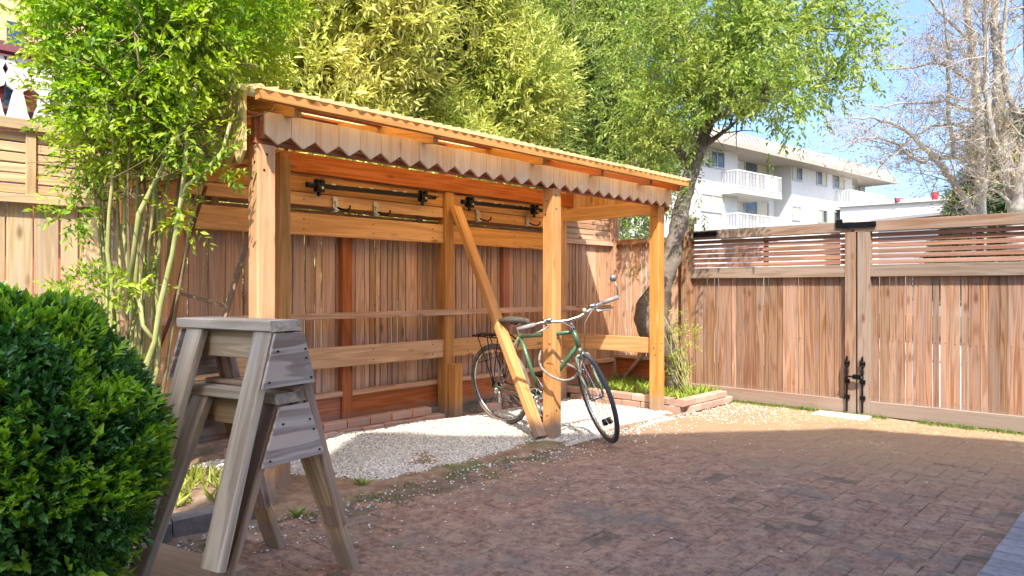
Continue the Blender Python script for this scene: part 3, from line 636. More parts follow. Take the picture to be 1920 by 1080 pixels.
# ---------------------------------------------------------------- bricks edging the fence and the corner bed
BEDB = plain('bed_brick', (.50, .27, .19), .9, nz=.22, nscale=12, c2=(.40, .30, .25), bump=.003)
def wallbrick(p, dirv, L, W, H, parent):
    x = Vector(dirv).normalized(); y = UP.cross(x); j = random.gauss(0, .02)
    M = Matrix(((x.x, y.x, 0, 0), (x.y, y.y, 0, 0), (0, 0, 1, 0), (0, 0, 0, 1))); M = M @ Matrix.Rotation(j, 4, 'Z') @ Matrix.Rotation(random.gauss(0, .012), 4, 'Y'); M.translation = p
    return MB().box((0, 0, 0), (L / 2, 0, 0), (0, W / 2, 0), (0, 0, H / 2), .006).build('brick', BEDB, parent, M=M)
be = thing('brick_edging', Y3(1.3, 1.08, 0), YROT, label='low row of old red bricks laid along the foot of the fence', cat='brick edging')
for i in range(9):
    s = .42 + i * .205
    wallbrick(Y3(s, 1.06, .045 + random.gauss(0, .003)), D1, .196, .095, .062, be)
    if i < 8: wallbrick(Y3(s + .1, 1.10, .108), D1, .196, .09, .058, be)
for s in (2.75, 3.3): wallbrick(Y3(s, 1.08, .05), D1, .19, .09, .065, be)
bed = thing('raised_bed_edging', Y3(4.0, 0, 0), YROT, label='two courses of old bricks edging the planted corner bed beside the gate', cat='brick edging')
for c in range(2):
    for i in range(6):
        t = -.09 + i * .207 + c * .1
        if t < 1.1: wallbrick(Y3(3.93, t, .03 + c * .064), NN, .196, .095, .06, bed)
    for i in range(4):
        s = 3.98 + (.1 if c == 0 else 0) + i * .207
        if s < 4.75: wallbrick(Y3(s, -.19 - (.01 if c == 0 else 0), .03 + c * .064 - .0), D1, .196, .095, .06, bed)
STONE = plain('curb_stone', (.20, .17, .15), .95, nz=.2, nscale=14, c2=(.11, .10, .09), bump=.006)
cu = thing('stone_curb', Y3(-.5, -.16, 0), YROT, label='low dark block curb holding the soil of the shrub bed by the sawhorses', cat='curb')
s = -.08
while s > -2.2:
    L = random.uniform(.18, .28); x = D1
    M = Matrix(((D1.x, NN.x, 0, 0), (D1.y, NN.y, 0, 0), (0, 0, 1, 0), (0, 0, 0, 1))) @ Matrix.Rotation(random.gauss(0, .03), 4, 'Z'); M.translation = Y3(s - L / 2, -.19, .04 + random.gauss(0, .004))
    MB().box((0, 0, 0), (L / 2 - .004, 0, 0), (0, .045, 0), (0, 0, .065), .012).build('stone', STONE, cu, M=M); s -= L
# ---------------------------------------------------------------- sawhorses
LV = Vector((-.85, .53, 0)).normalized(); EV = Vector((LV.y, -LV.x, 0)); HC = Vector((-.838, 2.50, 0))
def H(l, e, z): return HC + LV * l + EV * e + UP * z
def sawhorse(name, z0, z1, wmat, lmats, spread, label, eo, lo=0.0, top2=False, gz=None, clen=.54, lside=.055):
    r = thing(name, H(.27, .07, z0), math.atan2(LV.y, LV.x), label=label, cat='sawhorse', group='stacked wooden sawhorses')
    board('top_plank', H(lo, .07 + eo, z1 - .019), H(lo + clen, .07 + eo, z1 - .019), .142, .038, EV, wmat, r, ch=.004)
    if top2: board('top_plank', H(lo - .01, .12 + eo, z1 + .010), H(lo + .5, .12 + eo, z1 + .010), .10, .018, EV, GREYB, r, ch=.003)
    board('spine', H(lo + .03, .07 + eo, z1 - .092), H(lo + clen - .03, .07 + eo, z1 - .092), .105, .036, UP, TANW, r, ch=.003)
    k = 0
    for ll in (lo + lside, lo + clen - lside - .04):
        for sd in (-1, 1):
            a = H(ll, .07 + eo + sd * .045, z1 - .04); b = H(ll + (-.02 if ll < .25 else .03), .07 + eo + sd * spread, z0)
            board('leg', a + (a - b).normalized() * -.002, b, .094, .034, LV, lmats[k % len(lmats)], r, ch=.004); k += 1
    # plywood gusset across each end pair
    for ll, sg in ((lo + lside - .074, 1), (lo + clen - lside + .035, 1)):
        zt, zb = z1 - .045, gz; f = (zt - zb) / (z1 - .04 - z0); wt = .045 + .018; wb = .045 + (spread - .045) * f + .017
        v = [H(ll, .07 + eo + a, b) for a, b in ((-wt, zt), (wt, zt), (wb, zb), (-wb, zb))] + [H(ll + .012, .07 + eo + a, b) for a, b in ((-wt, zt), (wt, zt), (wb, zb), (-wb, zb))]
        c = H(ll, .07 + eo, (zt + zb) / 2)
        M = Matrix(((EV.x, LV.x, 0, 0), (EV.y, LV.y, 0, 0), (0, 0, 1, 0), (0, 0, 0, 1))); M.translation = c; Mi = M.inverted()
        MB().add([Mi @ p for p in v], [[0, 1, 2, 3], [7, 6, 5, 4], [0, 4, 5, 1], [1, 5, 6, 2], [2, 6, 7, 3], [3, 7, 4, 0]]).build('gusset', PLYW, r, M=M)
        for a, b in ((-wt * .9, zt - .06), (wt * 1.05, zt - .06), (-wb * .8, zb + .02), (wb * .8, zb + .02), (wb * .6, (zt + zb) / 2)):
            MB().tube([H(ll - .002, .07 + eo + a, b), H(ll - .006, .07 + eo + a, b)], .004, 6).build('screw', BLACKM, r)
    return r
sawhorse('sawhorse', .20, 1.005, GREYW, [GREYW, GREYB, GREYW, GREYB], .272, 'upper grey sawhorse straddling the one below, its thick plank top highest', 0, gz=.775)
sawhorse('sawhorse', 0.0, .745, GREYW, [GREYB, TANW, GREYW, TANW], .325, 'lower sawhorse standing on the bricks under the other one, doubled plank top', .035, lo=.015, top2=True, gz=.50)
board_ = board('plank', (-1.95, 3.15, .03), (-1.08, 2.66, .03), .26, .035, (0, 0, 0) if False else EV, TANW); tag(board_, 'wide bare plank lying on the ground at the foot of the bush', 'plank')

# leaning rod and sticks behind the sawhorses
rod = MB(); ry = 4.05
rod.tube([at(386, 350, ry + .2), at(366, 410, ry + .12), at(345, 490, ry), at(322, 590, ry - .05), at(297, 655, ry - .1)], .0115, 8)
tag(rod.build('iron_rod', RUST, smooth=True), 'thin rusty iron rod leaning up beside the left rear shelter post', 'rod')
st = thing('leaning_sticks', at(420, 600, 3.95), 0, label='two pale joined sticks leaning behind the top sawhorse plank', cat='sticks')
board('stick', at(462, 458, 4.0), at(416, 610, 3.9), .030, .018, (1, 0, 0), GREYB, st); board('stick', at(330, 548, 4.0), at(424, 574, 3.93), .020, .015, UP, GREYB, st)

# ---------------------------------------------------------------- bicycle
A = Vector((-.06, 5.86, 0.0)); Fw = Vector((.62, 5.19, 0.0)); hd = (Fw - A).normalized()
BM = Matrix.Translation(A + Vector((0, 0, .012))) @ Matrix.Rotation(math.atan2(hd.y, hd.x), 4, 'Z') @ Matrix.Rotation(math.radians(9), 4, 'X')
bike = thing('bicycle', (A + Fw) / 2, math.atan2(hd.y, hd.x), label='old green bicycle with black rear rack leaning on the front middle post', cat='bicycle')
WR = .335
hb, ht = Vector((.868, 0, .69)), Vector((.828, 0, .82)); ax = (ht - hb).normalized()
SM = Matrix.Translation(hb) @ Matrix.Rotation(math.radians(-33), 4, ax) @ Matrix.Translation(-hb)
def bb(m, name, mat, parent=None, steer=False, smooth=True):
    if steer: m.xform(SM)
    m.xform(BM); return m.build(name, mat, parent or bike, smooth=smooth)
bbk, st_top = Vector((.43, 0, .28)), Vector((.285, 0, .76)); rh = Vector((0, 0, WR)); fh = Vector((1.0, 0, WR))
f = MB(); f.tube([bbk, st_top], .015, 10); f.tube([st_top - Vector((-.008, 0, .02)), ht - ax * .02], .0145, 10); f.tube([bbk, hb + ax * .02], .016, 10); f.tube([hb, ht], .019, 12)
bb(f, 'frame', GREENP)
STY = plain('faded_green_metal', (.22, .27, .19), .4, .5, c2=(.15, .2, .14))
f = MB()
for y in (-1, 1): f.tube([bbk + Vector((0, y * .03, 0)), rh + Vector((0, y * .06, 0))], .009, 8); f.tube([st_top + Vector((0, y * .015, -.02)), Vector((.12, y * .045, .52)), rh + Vector((0, y * .062, 0))], .0075, 8)
bb(f, 'rear_stays', STY)
f = MB(); f.tube([hb - ax * .005, hb - ax * .045], .019, 10); cr = hb - ax * .05
for y in (-1, 1): f.tube([cr, cr + Vector((.004, y * .045, -.01)), cr + Vector((.02, y * .052, -.15)), fh + Vector((-.015, y * .05, .08)), fh + Vector((0, y * .05, 0))], [.013, .013, .012, .009, .008], 8)
fork = bb(f, 'fork', STY, steer=True)
f = MB()                                                    # front brake and cables at the crown
for y in (-1, 1): f.tube([cr + Vector((.02, y * .03, -.02)), cr + Vector((.045, y * .06, -.07)), cr + Vector((.06, y * .035, -.10))], .006, 6); f.box(cr + Vector((.055, y * .032, -.095)), (.02, 0, 0), (0, .005, 0), (0, 0, .006))
f.tube([cr + Vector((.045, -.06, -.05)), cr + Vector((.06, 0, .03)), cr + Vector((.045, .06, -.05))], .0025, 5); f.box(cr + Vector((.04, 0, -.02)), (.012, 0, 0), (0, .014, 0), (0, 0, .03), .003)
bb(f, 'front_brake', CHROME, steer=True)
def wheel(c, steer, tm, name='wheel'):
    Y = Vector((0, 1, 0)); w = bb(MB().ring(c, Y, WR - .016, .0165, 56, 10), 'wheel', tm, steer=steer)
    bb(MB().ring(c, Y, WR - .040, (.009, .0115), 56, 4, True), 'rim', CHROME, w, steer=steer)
    sp = MB()
    for i in range(32):
        a = 2 * math.pi * i / 32; sd = 1 if i % 2 else -1; b = a + (1 if (i // 2) % 2 else -1) * .9
        sp.tube([c + Vector((math.cos(b) * .022, sd * .028, math.sin(b) * .022)), c + Vector((math.cos(a) * (WR - .045), 0, math.sin(a) * (WR - .045)))], .0013, 3, False)
    bb(sp, 'spokes', CHROME, w, steer=steer, smooth=False)
    h = MB().tube([c - Y * .05, c + Y * .05], .012, 10); h.ring(c - Y * .028, Y, .018, .004, 14, 6); h.ring(c + Y * .028, Y, .018, .004, 14, 6); bb(h, 'hub', CHROME, w, steer=steer)
    return w
wr = wheel(rh, False, RUBBERT); wf = wheel(fh, True, plain('blue_black_tyre', (.03, .035, .05), .6, c2=(.06, .06, .07), nscale=25))
bb(MB().box(fh + Vector((.10, 0, -.15)), (.016, 0, -.012), (0, .035, 0), (.006, 0, .01), .002), 'reflector', BLACKM, wf, steer=True)
# handlebar group
sp_ = ht + ax * .07; f = MB().tube([ht, sp_], .013, 10); f.tube([sp_, sp_ + Vector((.075, 0, .02))], .014, 10); f.ring(ht + ax * .012, ax, .016, .006, 16, 6); bb(f, 'stem', CHROME, steer=True)
bc = sp_ + Vector((.085, 0, .025)); hp = [bc + Vector(v) for v in ((-.08, -.39, .03), (-.055, -.22, .03), (-.01, -.13, .018), (0, -.05, 0), (0, .05, 0), (-.01, .13, .018), (-.055, .22, .03), (-.08, .39, .03))]
hbar = bb(MB().tube(hp, .011, 10), 'handlebar', CHROME, steer=True)
GRIP = plain('grey_grip', (.16, .15, .14), .8, c2=(.28, .26, .24))
for y in (-1, 1):
    q = lambda k, dx=0, dz=0: Vector((bc.x - .055 - (k - .22) * .147 + dx, y * k, bc.z + .03 + dz))
    bb(MB().tube([q(.265), q(.393)], .0165, 10), 'grip', GRIP, hbar, steer=True)
    m = MB().tube([q(.20, .01, -.008), q(.19, .05, -.03), q(.26, .06, -.045), q(.33, .035, -.05)], [.009, .007, .006, .004], 8); m.ring(q(.195), (0, 1, 0), .014, .007, 14, 6); m.box(q(.17, .015, .01), (.02, 0, 0), (0, .022, 0), (0, 0, .012), .004)
    bb(m, 'brake_lever', CHROME, hbar, steer=True)
    m = MB().tube([q(.17, .05, -.01), q(.12, .13, .01), q(.05, .12, -.06), Vector((cr.x + .06, y * .01, cr.z + .03))], .0025, 6); bb(m, 'cable', plain('cable_grey', (.3, .3, .3), .5), hbar, steer=True)
m = MB().tube([bc + Vector((-.01, .10, .012)), bc + Vector((-.01, .10, .045))], [.02, .012], 12); bb(m, 'bell', plain('bell_cream', (.6, .5, .35), .3, .4), hbar, steer=True)
mp_ = bc + Vector((-.082, .395, .03)); m = MB().tube([mp_, mp_ + Vector((.0, .012, .06)), mp_ + Vector((.0, .005, .11))], .006, 6)
m.tube([mp_ + Vector((-.006, .0, .145)), mp_ + Vector((.012, .0, .145))], [.027, .022], 18); bb(m, 'mirror', plain('mirror_shell', (.28, .29, .30), .3, .6), hbar, steer=True)
# saddle, seat post
bb(MB().tube([st_top, Vector((.262, 0, .845))], .0125, 10), 'seat_post', CHROME)
m = MB(); sec = [(-.12, .068, .0), (-.08, .072, .008), (-.02, .055, .006), (.05, .030, .003), (.12, .018, -.002), (.145, .010, -.01)]; V = []; f_ = []
for x, w_, dz in sec:
    for k in range(10): a = 2 * math.pi * k / 10; V.append(Vector((.255 + x, math.cos(a) * w_, .868 + dz + math.sin(a) * (.022 if math.sin(a) > 0 else .03))))
for i in range(len(sec) - 1):
    for k in range(10): f_.append([i * 10 + k, i * 10 + (k + 1) % 10, i * 10 + 10 + (k + 1) % 10, i * 10 + 10 + k])
f_ += [list(range(9, -1, -1)), [50 + k for k in range(10)]]; m.add(V, f_); bb(m, 'saddle', plain('saddle_cover', (.05, .045, .04), .6, c2=(.09, .08, .07)))
m = MB(); [m.tube([Vector((.17, y * .02, .835)), Vector((.26, y * .022, .828)), Vector((.33, y * .015, .85))], .0035, 6) for y in (-1, 1)]; bb(m, 'saddle_rails', CHROME)
# rear rack
m = MB()
for y in (-1, 1):
    m.tube([Vector((-.20, y * .06, .735)), Vector((.02, y * .062, .735)), Vector((.14, y * .055, .735)), Vector((.245, y * .015, .70))], .005, 6)
    for x in (-.13, -.02, .10): m.tube([Vector((x, y * .062, .733)), Vector((-.005 + .0 * x, y * .068, .35))], .0042, 6)
    m.tube([Vector((-.02, y * .066, .55)), Vector((-.16, y * .066, .52)), Vector((-.13, y * .066, .60))], .0035, 6)
m.tube([Vector((-.20, -.06, .735)), Vector((-.215, 0, .735)), Vector((-.20, .06, .735))], .005, 6)
for x in (-.15, -.08, 0, .08, .14): m.tube([Vector((x, -.06, .735)), Vector((x, .06, .735))], .0042, 6)
rk = bb(m, 'rear_rack', BLACKM); bb(MB().box((-.03, 0, .742), (.15, 0, 0), (0, .03, 0), (0, 0, .003)), 'rack_deck', BLACKM, rk)
# drivetrain, on the rider's right
y0 = -.05; m = MB().ring(bbk + Vector((0, y0, 0)), (0, 1, 0), .078, (.010, .002), 32, 4, True); [m.tube([bbk + Vector((0, y0, 0)), bbk + Vector((math.cos(a) * .075, y0, math.sin(a) * .075))], .006, 5) for a in np.arange(0, 6.2, 6.28 / 5)]
m.tube([bbk + Vector((0, -.07, 0)), bbk + Vector((0, .07, 0))], .017, 10); bb(m, 'chainring', CHROME)
for y, a in ((-.08, -.9), (.08, math.pi - .9)):
    e = bbk + Vector((math.cos(a) * .165, y, math.sin(a) * .165)); c_ = bb(MB().tube([bbk + Vector((0, y, 0)), e], [.012, .009], 8), 'crank', CHROME)
    bb(MB().box(e + Vector((0, math.copysign(.05, y), 0)), (.045, 0, 0), (0, .035, 0), (0, 0, .010), .004), 'pedal', BLACKM, c_)
m = MB(); [m.ring(rh + Vector((0, y0 + .008 * k, 0)), (0, 1, 0), .022 + .008 * (4 - k) / 2, (.006, .0015), 22, 4, True) for k in range(5)]; bb(m, 'cassette', BLACKM)
m = MB().tube([rh + Vector((0, y0, .036)), bbk + Vector((0, y0, .08))], .004, 4); m.tube([bbk + Vector((0, y0, -.08)), rh + Vector((.045, y0, -.12))], .004, 4); m.tube([rh + Vector((.045, y0, -.12)), rh + Vector((.02, y0, -.07)), rh + Vector((.03, y0, -.02))], .004, 4); bb(m, 'chain', RUST)
m = MB().box(rh + Vector((.03, y0 - .005, -.09)), (.014, 0, 0), (0, .006, 0), (0, 0, .045), .003); m.box(rh + Vector((.015, y0 - .02, -.03)), (.02, 0, 0), (0, .014, 0), (0, 0, .02), .004); bb(m, 'derailleur', STEEL)
# cable lock looped round the post
lk_ = MB(); pts = []
for px, py, Y in ((1016, 655, 5.50), (1011, 672, 5.40), (1016, 690, 5.28), (1030, 703, 5.19), (1047, 711, 5.15), (1062, 713, 5.16), (1076, 708, 5.26), (1084, 697, 5.36), (1078, 690, 5.48), (1062, 682, 5.58), (1036, 668, 5.60), (1016, 655, 5.50)): pts.append(at(px, py, Y))
sm_ = []
for i in range(len(pts) - 1):
    for k in range(4):
        t = k / 4; p0, p1, p2, p3 = pts[max(i - 1, 0)], pts[i], pts[i + 1], pts[min(i + 2, len(pts) - 1)]
        sm_.append(.5 * ((2 * p1) + (p2 - p0) * t + (2 * p0 - 5 * p1 + 4 * p2 - p3) * t * t + (3 * p1 - p0 - 3 * p2 + p3) * t ** 3))
lk_.tube(sm_, .0095, 8)
tag(lk_.build('bike_lock', plain('lock_sleeve', (.16, .14, .13), .5, c2=(.3, .27, .24), nscale=30), smooth=True), 'dark cable lock looped round the middle post and the bicycle frame', 'bike lock')
# ---------------------------------------------------------------- buildings
STUC = plain('white_stucco', (.56, .55, .52), .9, c2=(.50, .49, .47), nscale=1.2)
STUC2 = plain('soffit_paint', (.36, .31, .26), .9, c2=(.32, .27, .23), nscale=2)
def glassmat(name, c, c2):
    m = plain(name, c, .12, c2=c2, nscale=.8, spec=.6); return m
GLASS = glassmat('window_glass', (.05, .07, .09), (.12, .15, .17)); CURT = plain('pale_curtain', (.42, .38, .28), .9, c2=(.52, .48, .38), nscale=3)
RAILP = plain('white_railing', (.55, .54, .52), .6, c2=(.5, .49, .47))
ALU = plain('aluminium_frame', (.5, .5, .48), .5, .3)
AP = Plane((12.3, 44.0, 0), (.756, .654, 0)); an = Vector((.654, -.756, 0))
def AW(u, z, off=0.0): return Vector((12.3, 44.0, 0)) + AP.d * u + an * off + UP * z
ab = thing('apartment_building', AW(8, -.5), math.atan2(AP.d.y, AP.d.x), label='white three storey apartment building with balconies and tiled roof edge', cat='building')
ztop = AP.z(1330, 276); u0 = AP.u(1130); u1 = AP.u(1640)
ru0, ru1 = AP.u(1383), AP.u(1484)                # recess behind the left balconies
def wallbox(name, ua, ub, za, zb, off0, off1, mat, parent):
    return MB().box(AW((ua + ub) / 2, (za + zb) / 2, (off0 + off1) / 2), AP.d * ((ub - ua) / 2), UP * ((zb - za) / 2), an * ((off1 - off0) / 2)).build(name, mat, parent)
r2 = AP.u(1598)
wallbox('wall', u0, ru0, -1, ztop, -9, 0, STUC, ab); wallbox('wall', ru0, ru1, -1, ztop, -9, -1.3, STUC, ab); wallbox('wall', ru1, r2, -1, ztop, -9, -.0, STUC, ab); wallbox('wall', r2, u1, -1, ztop, -9, -1.3, STUC, ab)
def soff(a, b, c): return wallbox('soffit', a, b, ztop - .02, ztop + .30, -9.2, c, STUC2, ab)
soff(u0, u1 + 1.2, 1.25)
# tile band: rows of barrel tiles on a steep mansard
TILE = plain('roof_tile', (.40, .35, .30), .85, nz=.2, c2=(.28, .23, .20), nscale=3)
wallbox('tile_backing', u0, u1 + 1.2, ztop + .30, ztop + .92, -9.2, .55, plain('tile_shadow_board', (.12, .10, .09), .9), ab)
tm = MB().tube([(0, 0, 0), (0, .46, .80)], [.15, .12], 7).xform(Matrix.Identity(4)); tme = bpy.data.meshes.new('roof_tile'); tme.from_pydata(tm.v, [], tm.f); tme.materials.append(TILE)
rzA = math.atan2(-an.x, an.y) + math.pi; u = AP.u(1290)
while u < u1 + 1.2:
    o = bpy.data.objects.new('roof_tile', tme); place(o, Matrix.Translation(AW(u, ztop + .22, 1.12)) @ Matrix.Rotation(math.atan2(an.y, an.x) + math.pi / 2, 4, 'Z'), ab); u += .46
def window(x0, y0, x1, y1, gl=GLASS, off=0.0, mull=1):
    ua, ub = AP.u(x0), AP.u(x1); zt = (AP.z(x0, y0) + AP.z(x1, y0 + (x1 - x0) * .16)) / 2; zb = (AP.z(x0, y1) + AP.z(x1, y1 + (x1 - x0) * .10)) / 2
    c = AW((ua + ub) / 2, (zt + zb) / 2, off); hw = (ub - ua) / 2; hh = (zt - zb) / 2
    m = MB()
    for sg in (-1, 1): m.box(c + AP.d * sg * hw + an * .02, AP.d * .05, UP * (hh + .05), an * .05); m.box(c + UP * sg * hh + an * .02, AP.d * hw, UP * .05, an * .048)
    for k in range(mull): m.box(c + AP.d * (hw * (2 * (k + 1) / (mull + 1) - 1)) + an * .02, AP.d * .035, UP * hh, an * .046)
    w_ = m.build('window', ALU, ab)
    MB().box(c + an * .012, AP.d * hw, UP * hh, an * .01).build('pane', gl, w_)
    if gl is GLASS and random.random() < .8:
        k = random.choice([-1, 1]); MB().box(c + an * .025 + AP.d * k * hw * .55, AP.d * hw * .40, UP * hh * .96, an * .006).build('curtain', CURT, w_)
    return w_
window(1316, 279, 1357, 311, mull=2); window(1314, 362, 1356, 395, CURT)
window(1486, 312, 1503, 337); window(1531, 321, 1549, 347); window(1562, 328, 1582, 353); window(1485, 386, 1500, 412, CURT); window(1534, 393, 1550, 417); window(1563, 397, 1581, 418)
P2 = Plane(AW(0, 0, -1.3), AP.d)
def window2(x0, y0, x1, y1, mull=1):
    ua, ub = P2.u(x0), P2.u(x1); zt = P2.z(x0, y0); zb = P2.z(x0, y1); base = Vector((P2.o.x, P2.o.y, 0))
    c = base + AP.d * ((ua + ub) / 2) + UP * ((zt + zb) / 2); hw = (ub - ua) / 2; hh = (zt - zb) / 2; m = MB()
    for sg in (-1, 1): m.box(c + AP.d * sg * hw + an * .02, AP.d * .05, UP * (hh + .05), an * .05); m.box(c + UP * sg * hh + an * .02, AP.d * hw, UP * .05, an * .048)
    m.box(c + an * .02, AP.d * .035, UP * hh, an * .046); w_ = m.build('balcony_door', ALU, ab)
    MB().box(c + an * .012, AP.d * hw, UP * hh, an * .01).build('pane', GLASS, w_); MB().box(c + an * .025 + AP.d * hw * .5, AP.d * hw * .42, UP * hh * .97, an * .006).build('curtain', CURT, w_)
window2(1396, 293, 1440, 335); window2(1395, 373, 1440, 412); window2(1603, 334, 1620, 362); window2(1603, 400, 1620, 430)
def balcony(xa, xb, ys, yr):
    """slab under side y ys at xa, rail top yr at xa (in the facade plane pushed forward 1.2)"""
    Q = Plane(AW(0, 0, 1.2), AP.d); ua, ub = Q.u(xa), Q.u(xb); zs = Q.z(xa, ys); zr = Q.z(xa, yr)
    QW = lambda u, z, o: AW(u, z, 1.2 + o) ; wl = (ub - ua) / 2
    b = MB().box(QW((ua + ub) / 2, zs + .14, -1.25), AP.d * wl, UP * .14, an * 1.25).build('balcony', STUC, ab)
    m = MB(); h = zr - zs - .28
    m.box(QW((ua + ub) / 2, zr, -.05), AP.d * wl, UP * .035, an * .03)
    m.box(QW((ua + ub) / 2, zs + .42, -.05), AP.d * wl, UP * .025, an * .02)
    n = int((ub - ua) / .16)
    for i in range(n + 1): u = ua + (ub - ua) * i / n; r = .05 if i % 7 == 0 else .014; m.box(QW(u, zs + .28 + h / 2, -.05), AP.d * r, UP * (h / 2), an * .014)
    for ue in (ua + .03, ub - .03):
        m.box(QW(ue, zr, -1.2), AP.d * .03, UP * .035, an * 1.15); [m.box(QW(ue, zs + .28 + h / 2, -.3 - k * .2), AP.d * .014, UP * (h / 2), an * .014) for k in range(10)]
    m.build('railing', RAILP, b)
balcony(1384, 1466, 361, 318); balcony(1384, 1466, 446, 399); balcony(1596, 1662, 391, 356)
for (px, py) in ((1440, 343), (1452, 345)):
    MB().box(AW(Plane(AW(0, 0, .3), AP.d).u(px), AP.z(px, py) , .3), AP.d * .25, UP * .45, an * .05, .02).build('balcony_chair', WHITEP, ab)
# low white building beyond the gate, and its neighbour with a brown eave
lb = thing('low_building', at(1740, 400, 48), 0, label='long low white flat-roofed building beyond the right gate leaf', cat='building')
a, b = at(1640, 384, 50), at(1850, 376, 46); d = (b - a); d.z = 0; d.normalize(); nn_ = Vector((d.y, -d.x, 0))
MB().box((a + b) / 2 - nn_ * 5 + UP * (-a.z / 2 + 0), d * 5.5, UP * (a.z / 2 + .2), nn_ * -5).build('wall', STUC, lb)
MB().box((a + b) / 2 + UP * .22 - nn_ * 4.9, d * 5.7, UP * .14, nn_ * 5.1).build('parapet', RAILP, lb)
REDP = plain('red_plastic', (.55, .04, .06), .5, c2=(.45, .03, .05))
rc = thing('roof_pot', at(1753, 372, 47), 0, label='small red pot on the low white roof, right of the parapet clutter', cat='pot')
MB().tube([at(1753, 374, 46.5), at(1753, 361, 46.5)], [.18, .24], 10).build('pot_body', REDP, rc)
rp = thing('roof_plants', at(1687, 372, 50), 0, label='low row of dark red planters on the roof beside the apartment end', cat='planter')
for i in range(3): MB().box(at(1683 + i * 10, 378, 49) + UP * .1, (.17, 0, 0), (0, .15, 0), (0, 0, .14), .03).build('planter', plain('dark_red_planter', (.28, .05, .08), .7), rp)
for i in range(2): MB().tube([at(1688 + i * 16, 384, 49), at(1689 + i * 15, 364, 49)], .025, 5).build('stake', ALU, rp)
eb = thing('outbuilding', at(1740, 420, 30), 0, label='low outbuilding roof with brown eave board just above the right gate leaf', cat='outbuilding')
a, b = at(1637, 416, 33), at(1846, 405, 28); d = (b - a); d.z = 0; d.normalize(); nn_ = Vector((d.y, -d.x, 0)); L = (a - b).length / 2
MB().box(Vector(((a.x + b.x) / 2, (a.y + b.y) / 2, a.z - .12)) , d * L, UP * .10, nn_ * .06).build('eave', plain('brown_eave', (.28, .13, .09), .8), eb)
MB().box(Vector(((a.x + b.x) / 2, (a.y + b.y) / 2, a.z / 2 - .15)) - nn_ * 2.1, d * (L - .2), UP * (a.z / 2 - .08), nn_ * 2).build('wall', STUC, eb)
MB().box(Vector(((a.x + b.x) / 2, (a.y + b.y) / 2, a.z + .04)) - nn_ * 2.05, d * (L + .05), UP * .06, nn_ * 2.15).build('roof', plain('pale_roof', (.55, .5, .45), .9), eb)
# red house beyond the left fence
HP = Plane(Y3(0, 3.3, 0), D1); hn = -NN
def HW(px, py, off=0.0): return HP.p(px, py) + hn * off
def hbox(name, x0, x1, y0, y1, off, th, mat, parent, ch=0.0):
    ua, ub = HP.u(x0), HP.u(x1); zt, zb = HP.z(x0, y0), HP.z(x0, y1)
    c = Y3(0, 3.3, 0) + D1 * ((ua + ub) / 2) + UP * ((zt + zb) / 2) + hn * (off + th / 2)
    return MB().box(c, D1 * ((ub - ua) / 2), UP * ((zt - zb) / 2), hn * (th / 2), ch).build(name, mat, parent)
HRED = plain('salmon_siding', (.50, .15, .11), .8, c2=(.45, .13, .10), nscale=3); HTAN = plain('tan_siding', (.55, .40, .24), .8, c2=(.5, .36, .22)); HMAR = plain('maroon_trim', (.20, .06, .07), .6, c2=(.16, .05, .06))
HG = glassmat('house_glass', (.02, .04, .07), (.05, .10, .16))
hs_ = thing('red_house', Y3(-1, 3.5, 0), YROT, label='red and tan house with dark blue windows above the left fence', cat='house')
hbox('wall', -500, 190, -340, 900, -3.0, 3.0, HRED, hs_)
hbox('upper_siding', -500, 192, -340, 12, .002, .05, HTAN, hs_)
hbox('eave', -500, 194, 12, 22, .002, .22, HMAR, hs_); hbox('eave_trim', -500, 194, 23, 33, .002, .14, HRED, hs_)
w_ = hbox('window', -200, 44, 36, 130, .002, .05, HMAR, hs_); hbox('pane', -190, 2, 42, 128, .054, .01, HG, w_); hbox('pane', 9, 39, 42, 128, .054, .01, HG, w_)
hbox('window_sill', -500, 194, 131, 153, .002, .18, HMAR, hs_)
w_ = hbox('window', -200, 42, 156, 400, .002, .04, HMAR, hs_); hbox('pane', -190, -3, 158, 395, .044, .01, HG, w_); hbox('pane', 4, 36, 158, 395, .044, .01, HG, w_)
w_ = hbox('window', 85, 150, 165, 400, .002, .04, HMAR, hs_); hbox('pane', 92, 143, 168, 395, .044, .01, HG, w_)
# sawn white balusters
bl_ = thing('baluster_rail', HW(60, 215, .5), YROT, label='row of white sawn balusters in front of the red house wall', cat='balusters')
for i in range(8):
    ux = HP.u(-42 + i * 46); z0 = HP.z(30, 260); h = .52; prof = [(.10, 0), (.065, .10), (.04, .22), (.028, .27), (.07, .30), (.085, .36), (.06, .42), (.08, .47), (.06, .52)]
    c = Y3(0, 3.3, 0) + D1 * ux + hn * .45; v = []
    for o in (0, .025):
        v += [c + D1 * a + UP * (z0 + b) + hn * o for a, b in prof] + [c - D1 * a + UP * (z0 + b) + hn * o for a, b in prof[::-1]]
    n = len(prof) * 2; m = MB().add(v, [list(range(n)), list(range(2 * n - 1, n - 1, -1))] + [[k, (k + 1) % n, n + (k + 1) % n, n + k][::-1] for k in range(n)]); m.build('baluster', RAILP, bl_)
c = Y3(0, 3.3, 0) + hn * .46 + D1 * HP.u(60); MB().box(c + UP * (HP.z(60, 260) - .03), D1 * 1.6, UP * .03, hn * .05).build('bottom_rail', HMAR, bl_); MB().box(c + UP * (HP.z(60, 260) + .55), D1 * 1.6, UP * .025, hn * .05).build('top_rail', HMAR, bl_)
